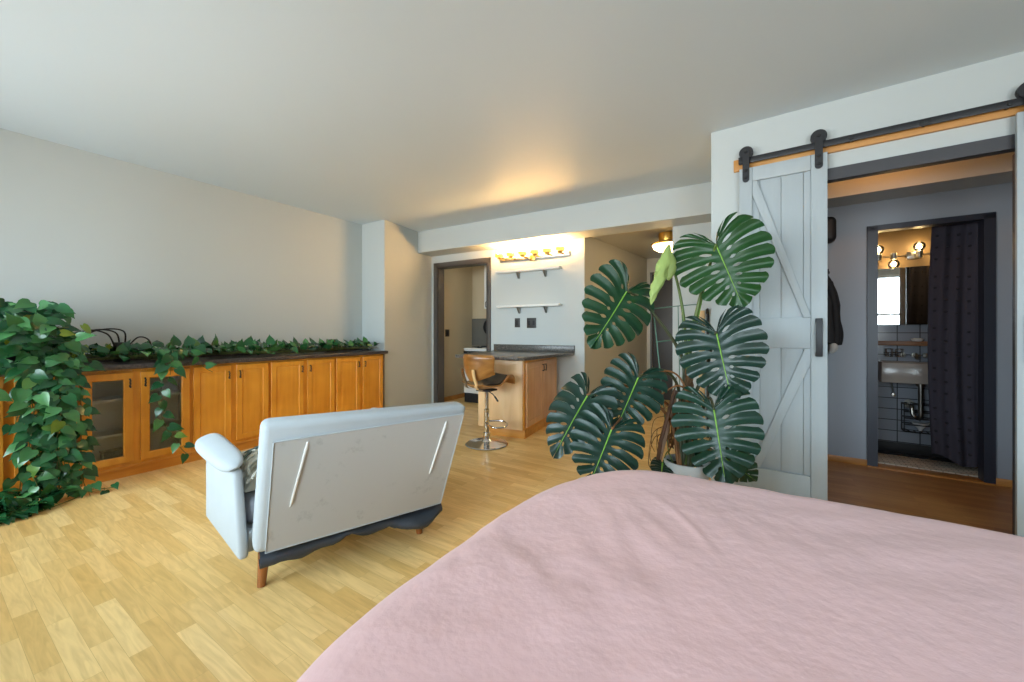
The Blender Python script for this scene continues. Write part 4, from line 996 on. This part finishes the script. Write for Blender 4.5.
mb = MB(); mb.lathe([(0, BBY - .06), (.018, BBY - .058), (.018, BBY - .03), (.01, BBY - .028), (.01, BBY - .0005)], (.92, 0, .56), 12, 'Y'); mb.tube([(.92, BBY - .045, .56), (.90, BBY - .05, .70)], .005, 8); obj('stop_valve', mb, M['nickel'], sn)
wr_ = thing('wire_rack', 'black wire rack with a white item on the tiles under the sink', 'rack', (1.1, BBY - .06, .2), FB)
mb = MB(); rx0, rx1, rz0, rz1 = .985, 1.24, .235, .49
for y in (BBY - .11, BBY - .012):
    mb.tube([(rx0, y, rz0), (rx1, y, rz0), (rx1, y, rz1), (rx0, y, rz1)], .007, 6, closed=True)
    for z in (.30, .36, .42): mb.tube([(rx0, y, z), (rx1, y, z)], .006, 6)
for x, z in ((rx0, rz0), (rx1, rz0), (rx1, rz1), (rx0, rz1)): mb.tube([(x, BBY - .11, z), (x, BBY - .012, z)], .006, 6)
mb.tube([(1.1, BBY - .012, .42), (1.1, BBY - .0005, .42)], .012, 8)
for k in range(5): mb.tube([(rx0 + .04 + .045 * k, BBY - .11, rz0), (rx0 + .04 + .045 * k, BBY - .012, rz0)], .004, 6)
obj('wire_frame', mb, M['blackm'], wr_)
tag(obj('funnel', (lambda m: (m.lathe([(.065, .32), (.068, .32), (.02, .262), (.012, .243), (.009, .243), (.015, .262)], (1.11, BBY - .06, 0), 20), m)[1])(MB()), M['enamel'], None, FB), 'white cone-shaped item sitting in the black rack under the sink', 'funnel')
rg_ = MB(); rg_.box((.69, 4.655, .0085), (1.75, 5.0, .022), .004); tag(obj('bath_mat', rg_, M['mat_rug'], None, FB), 'beige herringbone mat on the bathroom floor inside the doorway', 'mat')
XK[0] = 1.0
# curtain
cu = thing('curtain', 'charcoal curtain dotted with tufts filling the right of the bathroom doorway', 'curtain', (1.18, 4.75, .12), FB)
nx, nz_ = 90, 40; rows = []
for i in range(nx + 1):
    u = i / nx; row = []
    for j in range(nz_ + 1):
        v = j / nz_; z = .115 + 1.945 * v + .03 * (1 - v) * math.sin(u * 7 + 1) - .03 * u * (1 - v)
        xx = 1.012 + .37 * u - .02 * math.sin(v * PI) * (1 - u)
        yy = 4.705 + .013 * math.sin(u * 26 + .8 * math.sin(v * 4)) * (.6 + .4 * (1 - v)) + .012 * math.sin(u * 11 + v * 3)
        row.append(Vector((xx, yy, z)))
    rows.append(row)
mb = MB(); mb.grid(rows); mb.mi = 1
for a in range(6):
    for b in range(17):
        p = rows[min(nx, 8 + 15 * a)][min(nz_, 2 + int(b * 2.3))]
        mb.lathe([(0, -.012), (.010, -.009), (.011, 0), (0, .006)], (p.x, p.y - .004, p.z), 8, 'Y')
obj('curtain_cloth', mb, [M['curtain'], M['tuft']], cu, recalc=False)
mb = MB(); mb.tube([(.205, 4.705, 2.055), (2.095, 4.705, 2.055)], .010, 10); obj('curtain_rod', mb, M['black'], cu)
# ================================================================== MONSTERA
PX, PYY, PR = -.385, 2.60, .145
mp_ = thing('monstera_plant', 'tall monstera with split leaves in a pale pot behind the bed', 'plant', (PX, PYY, 0))
mb = MB(); mb.lathe([(0, .002), (.095, .002), (.10, .01), (.126, .345), (.134, .348), (.134, .375), (.122, .377), (.118, .33), (0, .33)], (PX, PYY, 0), 40); obj('pot', mb, M['potwhite'], mp_)
mb = MB(); mb.lathe([(0, .338), (.07, .345), (.119, .333)], (PX, PYY, 0), 28); obj('soil', mb, M['soil'], mp_)
HALF = [(.0, .0), (-.13, .05), (-.27, .16), (-.345, .32), (-.30, .49), (-.14, .62), (.08, .685), (.30, .68), (.50, .60), (.68, .465), (.83, .30), (.94, .13), (1.0, .0)]
HC = [(p.x, p.y) for p in catmull([(a, b, 0) for a, b in HALF], 12)]
_l = [0]
for a, b in zip(HC, HC[1:]): _l.append(_l[-1] + math.hypot(b[0] - a[0], b[1] - a[1]))
def margin(m):
    s = max(0, min(1, m)) * _l[-1]
    for k in range(len(_l) - 1):
        if _l[k + 1] >= s:
            t = (s - _l[k]) / max(1e-9, _l[k + 1] - _l[k]); return (HC[k][0] + (HC[k + 1][0] - HC[k][0]) * t, HC[k][1] + (HC[k + 1][1] - HC[k][1]) * t)
    return HC[-1]
def monstera_leaf(A, T, W, tilt=0, cup=.10, droop=.12, slit=.40, seed=1, mats=('monstera', 'vein'), fing=11, gapw=.30, tocam=None):
    A = Vector(A); T = Vector(T); L = (T - A).length; U = (T - A).normalized()
    N = Vector((0, 0, CAM_H)) - (A + T) / 2 if tocam is None else Vector(tocam)
    N = (N - U * N.dot(U)).normalized(); N = Matrix.Rotation(R(tilt), 3, U) @ N; V = N.cross(U).normalized()
    rr = random.Random(seed); ws = W / .685
    mb = MB()
    def place(u, v, q, r):
        z = -droop * L * max(0, u) ** 2 - cup * W * (abs(v) / .685) ** 1.6 + .08 * W * math.exp(-(v / .2) ** 2) * -1
        z += .014 * W / .45 * math.cos(2 * PI * q) * min(1, r * 1.6) + .03 * L * math.exp(-((u + .3) / .25) ** 2)
        return A + U * (u * L) + V * (v * ws) + N * z
    K, RN = 6, 22
    for sg in (1, -1):
        gaps = [(rr.choice([.45, .7, 1.0, 1.35, 1.6]), slit - .04 + rr.uniform(-.10, .18)) for _ in range(fing + 1)]; bow = [rr.uniform(-.03, .07) for _ in range(fing)]
        gaps[0] = (0, 2); gaps[fing] = (0, 2)
        if slit > .8: gaps = [(0, 2)] * (fing + 1)
        if rr.random() < .5: gaps[1] = (0, 2)
        holes = [rr.random() < .75 for _ in range(fing + 1)]
        for f in range(fing):
            rows = []
            for i in range(K + 1):
                x = -1 + 2 * i / K; row = []
                gi = f + (1 if x > 0 else 0)
                for j in range(RN + 1):
                    r = j / RN
                    gw, r0 = gaps[gi]
                    g = 0
                    if gw:
                        if r > r0: g = gw * gapw * .62 * min(1, ((r - r0) / (1 - r0)) ** .55) * (1 - .35 * max(0, (r - .8) / .2))
                        elif holes[gi] and .14 < r < .14 + (r0 - .14) * .68:
                            s = (r - .14) / ((r0 - .14) * .68); g = .34 * math.sin(PI * s) ** .6
                    xq = x * (1 - g * abs(x) ** .5)
                    q = f + .5 + xq * .5
                    m = q / fing
                    rm = 1 - ((.13 if x < 0 else .035) * abs(x) ** 2 if gw and r > .7 else 0) * min(1, max(0, (r - .7) / .3))
                    mu, mv = margin(m)
                    ru = max(0, (m - .31) / .69) ** 1.05 * .84
                    rr_ = r * rm
                    bend = .17 * math.sin(PI * rr_) * (1 if m > .25 else .35)
                    u = ru + (mu - ru) * rr_ - bend * abs(mv - 0) * (.8 - m) ; v = mv * rr_
                    pt_ = place(u, v * sg, q, rr_); row.append(pt_ - N * (bow[f] * W * rr_ ** 2 * (1 - .3 * x)))
                rows.append(row)
            mb.grid(rows if sg > 0 else rows[::-1])
    mb.mi = 1
    mid = [place(u, 0, .5, 0) + N * .0015 for u in [i / 14 * .93 for i in range(15)]]
    mb.tube(mid, [.0052 * (1 - .8 * i / 14) for i in range(15)], 6)
    o = obj('leaf', mb, [M[mats[0]], M[mats[1]]], mp_, sharp=0, recalc=False, merge=.0004)
    return A
def petiole(pts, r0, r1, mat='petiole'):
    P = catmull(pts, 8); n = len(P); mb = MB(); mb.tube(P, [r0 + (r1 - r0) * i / (n - 1) for i in range(n)], 9); obj('petiole', mb, M[mat], mp_, sharp=0)
crown = at(687, 405, 2.60); crown2 = at(684, 375, 2.60)
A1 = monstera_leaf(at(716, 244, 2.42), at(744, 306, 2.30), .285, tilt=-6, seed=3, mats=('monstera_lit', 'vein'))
A2 = monstera_leaf(at(716, 332, 2.36), at(731, 401, 2.20), .25, tilt=5, seed=5)
A3 = monstera_leaf(at(714, 409, 2.26), at(727, 487, 2.10), .238, tilt=-4, seed=8)
A4 = monstera_leaf(at(628, 291, 2.55), at(596, 347, 2.42), .255, tilt=-22, seed=12)
A5 = monstera_leaf(at(639, 377, 2.40), at(617, 429, 2.24), .20, tilt=-12, seed=14, droop=.05)
A6 = monstera_leaf(at(587, 395, 2.35), at(551, 453, 2.15), .19, tilt=22, seed=19, cup=.2)
A7 = monstera_leaf(at(612, 429, 2.16), at(590, 486, 1.98), .205, tilt=-6, seed=23)
A8 = monstera_leaf(at(598, 405, 2.50), at(592, 440, 2.46), .10, tilt=-40, seed=27)
A9 = monstera_leaf(at(716, 452, 2.45), at(758, 486, 2.40), .15, tilt=25, seed=29)
A10 = monstera_leaf(at(662.5, 463, 2.40), at(661, 478, 2.27), .068, tilt=0, seed=31, slit=.9, droop=.02)
petiole([(PX - .01, PYY, .33), crown + Vector((0, 0, -.05)), at(690, 350, 2.58), at(700, 298, 2.54), at(709, 268, 2.50), A1], .017, .0075)
petiole([(PX + .01, PYY, .33), crown + Vector((.03, 0, 0)), at(706, 370, 2.52), at(712, 345, 2.46), A2], .014, .007, 'petiole_dark')
petiole([(PX + .02, PYY - .02, .33), at(697, 432, 2.52), at(704, 405, 2.44), at(710, 398, 2.36), A3], .013, .007, 'petiole_dark')
petiole([(PX - .02, PYY, .33), crown2 + Vector((.0, .02, 0)), at(676, 345, 2.62), at(652, 312, 2.62), at(640, 299, 2.60), A4], .014, .0065, 'petiole_dark')
petiole([(PX - .03, PYY - .02, .33), at(680, 400, 2.56), at(672, 376, 2.54), at(655, 369, 2.50), A5], .012, .006, 'petiole_dark')
petiole([(PX - .03, PYY - .03, .33), at(675, 415, 2.55), at(650, 394, 2.54), at(612, 384, 2.5), A6], .011, .006, 'petiole_brown')
petiole([(PX - .04, PYY - .03, .33), at(672, 425, 2.5), at(655, 405, 2.5), at(630, 410, 2.42), A7], .011, .006, 'petiole_brown')
petiole([at(655, 405, 2.5), at(630, 398, 2.55), at(612, 396, 2.55), A8], .008, .005, 'petiole_dark')
petiole([(PX + .04, PYY - .03, .33), at(702, 452, 2.5), A9], .008, .005)
petiole([(PX - .06, PYY - .05, .33), at(668, 452, 2.5), A10], .005, .003)
# the pale spear and the unrolled new leaf
sh_ = [at(689, 345, 2.585), at(696, 318, 2.57), at(703, 292, 2.55), at(706, 285, 2.545)]
mb = MB(); mb.tube(catmull(sh_, 6), [.012, .016, .019, .02, .019, .018, .016, .015, .013, .012, .011, .009, .008, .007, .006, .005, .004, .003, .002], 10); obj('leaf_sheath', mb, M['vein'], mp_)
petiole([crown + Vector((.0, .02, -.05)), at(686, 352, 2.62), at(684, 320, 2.62), at(679, 290, 2.62), at(673, 266, 2.60), at(669, 249, 2.52)], .012, .007)
nl = catmull([at(669, 246, 2.50), at(665, 262, 2.46), at(660, 278, 2.44), at(655, 292, 2.42), at(651, 304, 2.42)], 6)
rows = []
for i, p in enumerate(nl):
    u = i / (len(nl) - 1); w = .046 * math.sin(PI * min(1, u * .98 + .03)) ** .55 * (1 - .35 * u); row = []
    for k in range(16):
        a = 2 * PI * k / 16; rr2 = w * (1.08 + .20 * math.sin(3 * a + u * 17) + .12 * math.sin(5 * a - u * 24))
        row.append(p + _R * (rr2 * math.cos(a) * (1.0 if math.cos(a) < 0 else .8)) + _F * (rr2 * .55 * math.sin(a)) + Vector((0, 0, .008 * math.sin(a * 4 + u * 9))))
    rows.append(row)
mb = MB(); V = mb.grid(rows, close_v=True); mb.cap(V[0]); mb.cap(V[-1])
nl2 = catmull([at(669, 250, 2.56), at(672, 262, 2.55), at(671, 272, 2.55), at(668, 280, 2.55)], 5); mb.tube(nl2, [.008 + .022 * math.sin(PI * i / (len(nl2) - 1)) for i in range(len(nl2))], 9)
obj('new_leaf', mb, M['newleaf'], mp_, sharp=80)
# stem, dry sheaths and aerial roots
mb = MB(); st_pts = catmull([(PX - .01, PYY, .32), at(682, 440, 2.6), at(684, 415, 2.6), at(688, 392, 2.6), at(690, 370, 2.6)], 6); mb.tube(st_pts, [.028 + .006 * math.sin(i * 1.7) for i in range(len(st_pts))], 10); obj('stem', mb, M['root'], mp_)
mb = MB(); rd = random.Random(5)
for k in range(46):
    a = at(rd.uniform(672, 694), rd.uniform(375, 425), rd.uniform(2.50, 2.64)); b = at(rd.uniform(664, 696), rd.uniform(436, 452), rd.uniform(2.50, 2.66))
    m = a.lerp(b, .5) + Vector((rd.uniform(-.05, .05), rd.uniform(-.04, .04), rd.uniform(-.04, .04)))
    mb.tube(catmull([a, m, b], 5), rd.uniform(.0025, .0055), 6)
for k in range(5):
    a = at(668 + rd.uniform(-4, 8), 425 + rd.uniform(-10, 10), 2.55); b = at(rd.uniform(648, 662), rd.uniform(440, 462), 2.5)
    mb.tube(catmull([a, a.lerp(b, .4) + Vector((-.04, 0, .03)), b, b + Vector((.02, .0, -.06))], 5), .0022, 5)
obj('aerial_roots', mb, M['root'], mp_)
for pts in ([at(688, 404, 2.5), at(686, 390, 2.46), at(676, 386, 2.44), at(662, 394, 2.42), at(652, 401, 2.42)], [at(690, 398, 2.5), at(680, 378, 2.5), at(668, 371, 2.5), at(652, 374, 2.46), at(642, 372, 2.44)], [at(686, 410, 2.5), at(676, 404, 2.48), at(662, 409, 2.46), at(656, 411, 2.45)]):
    petiole(pts, .007, .004, 'petiole_brown')
sk_ = MB(); sk_.tube([at(658, 471, 2.58), at(674, 392, 2.62)], .011, 8); sk_.tube([at(652, 470, 2.52), at(671, 400, 2.60)], .006, 8)
w1 = MB(); w1.tube([at(656, 472, 2.44), at(661, 440, 2.44), at(675, 390, 2.46)], .012, 8)
tag(obj('plant_stake', w1, M['stakedark']), 'dark slanting wooden stake pushed in beside the monstera stem', 'stake')
w1 = MB(); p0 = at(664, 440, 2.53); p1 = at(676, 392, 2.53); w1.tube([p0 + (p0 - p1) * .8, p0, p1], .016, 6)
tag(obj('plant_stake', w1, M['stake'], sharp=20), 'pale weathered slanting stake among the brown monstera roots', 'stake')
sk_.bm.free()
# wire trellis
tr = thing('plant_trellis', 'thin green wire trellis standing behind the monstera leaves', 'trellis', (PX - .05, PYY + .2, 0))
for a, b in (((653, 306), (663, 400)), ((678, 306), (680, 400)), ((682, 306), (683, 400))):
    mb = MB(); p = at(*a, 2.75); q = at(*b, 2.72); d_ = (q - p); q2 = p + d_ * ((p.z - .03) / (p.z - q.z)); mb.tube([p, q2], .0042 if a[0] < 660 else .003, 7); obj('upright', mb, M['wiregreen'], tr)
mb = MB(); mb.tube([at(651, 309, 2.75), at(678, 306, 2.75), at(702, 304, 2.75)], .0032, 7); obj('crossbar', mb, M['wiregreen'], tr)
mb = MB(); mb.tube([at(656, 342, 2.745), at(672, 340, 2.745), at(682, 340, 2.745)], .004, 7); obj('crossbar', mb, M['wiregreen'], tr)

# ================================================================== LIGHT
w = bpy.data.worlds.new('World'); sc.world = w; w.use_nodes = True; nt = w.node_tree; N = nt.nodes.new; L = nt.links.new
bg = nt.nodes['Background']; tc = N('ShaderNodeTexCoord'); sx_ = N('ShaderNodeSeparateXYZ'); L(tc.outputs['Generated'], sx_.inputs[0])
cr = N('ShaderNodeValToRGB'); e = cr.color_ramp.elements
e[0].position = .46; e[0].color = (.74, .78, .80, 1); e[1].position = .54; e[1].color = (.78, .94, 1.05, 1)
mr_ = N('ShaderNodeMapRange'); mr_.inputs[1].default_value = -1; mr_.inputs[2].default_value = 1; L(sx_.outputs['Z'], mr_.inputs[0]); L(mr_.outputs[0], cr.inputs[0]); L(cr.outputs[0], bg.inputs[0])
bg.inputs[1].default_value = 9.0
for i, (a, b_) in enumerate(wins):
    ld = bpy.data.lights.new('window_daylight', 'AREA'); ld.shape = 'RECTANGLE'; ld.size = b_ - a; ld.size_y = WZ1 - WZ0; ld.cycles.is_portal = True
    lo = bpy.data.objects.new('window_daylight', ld); col.objects.link(lo); lo.location = ((a + b_) / 2, WY - .12, (WZ0 + WZ1) / 2); lo.rotation_euler = (R(90), 0, 0)
# ================================================================== CAMERA
cd = bpy.data.cameras.new('camera'); cam = bpy.data.objects.new('camera', cd); col.objects.link(cam)
cam.location = (0, 0, CAM_H); cam.rotation_euler = (R(90), 0, CAM_YAW)
cd.sensor_width = 36; cd.lens = 36 * CAM_F / 1024; cd.shift_y = -(341 - CAM_HY) / 1024; cd.clip_start = .05; cd.clip_end = 100
sc.camera = cam
vs = sc.view_settings; vs.view_transform = 'Standard'; vs.look = 'None'; vs.gamma = 1; vs.use_curve_mapping = False; vs.exposure = 1.07
sc.cycles.use_denoising = True; sc.cycles.max_bounces = 10; sc.cycles.diffuse_bounces = 6; sc.cycles.glossy_bounces = 5; sc.cycles.transparent_max_bounces = 12
sc.cycles.sample_clamp_indirect = 6; sc.cycles.caustics_reflective = False; sc.cycles.caustics_refractive = False
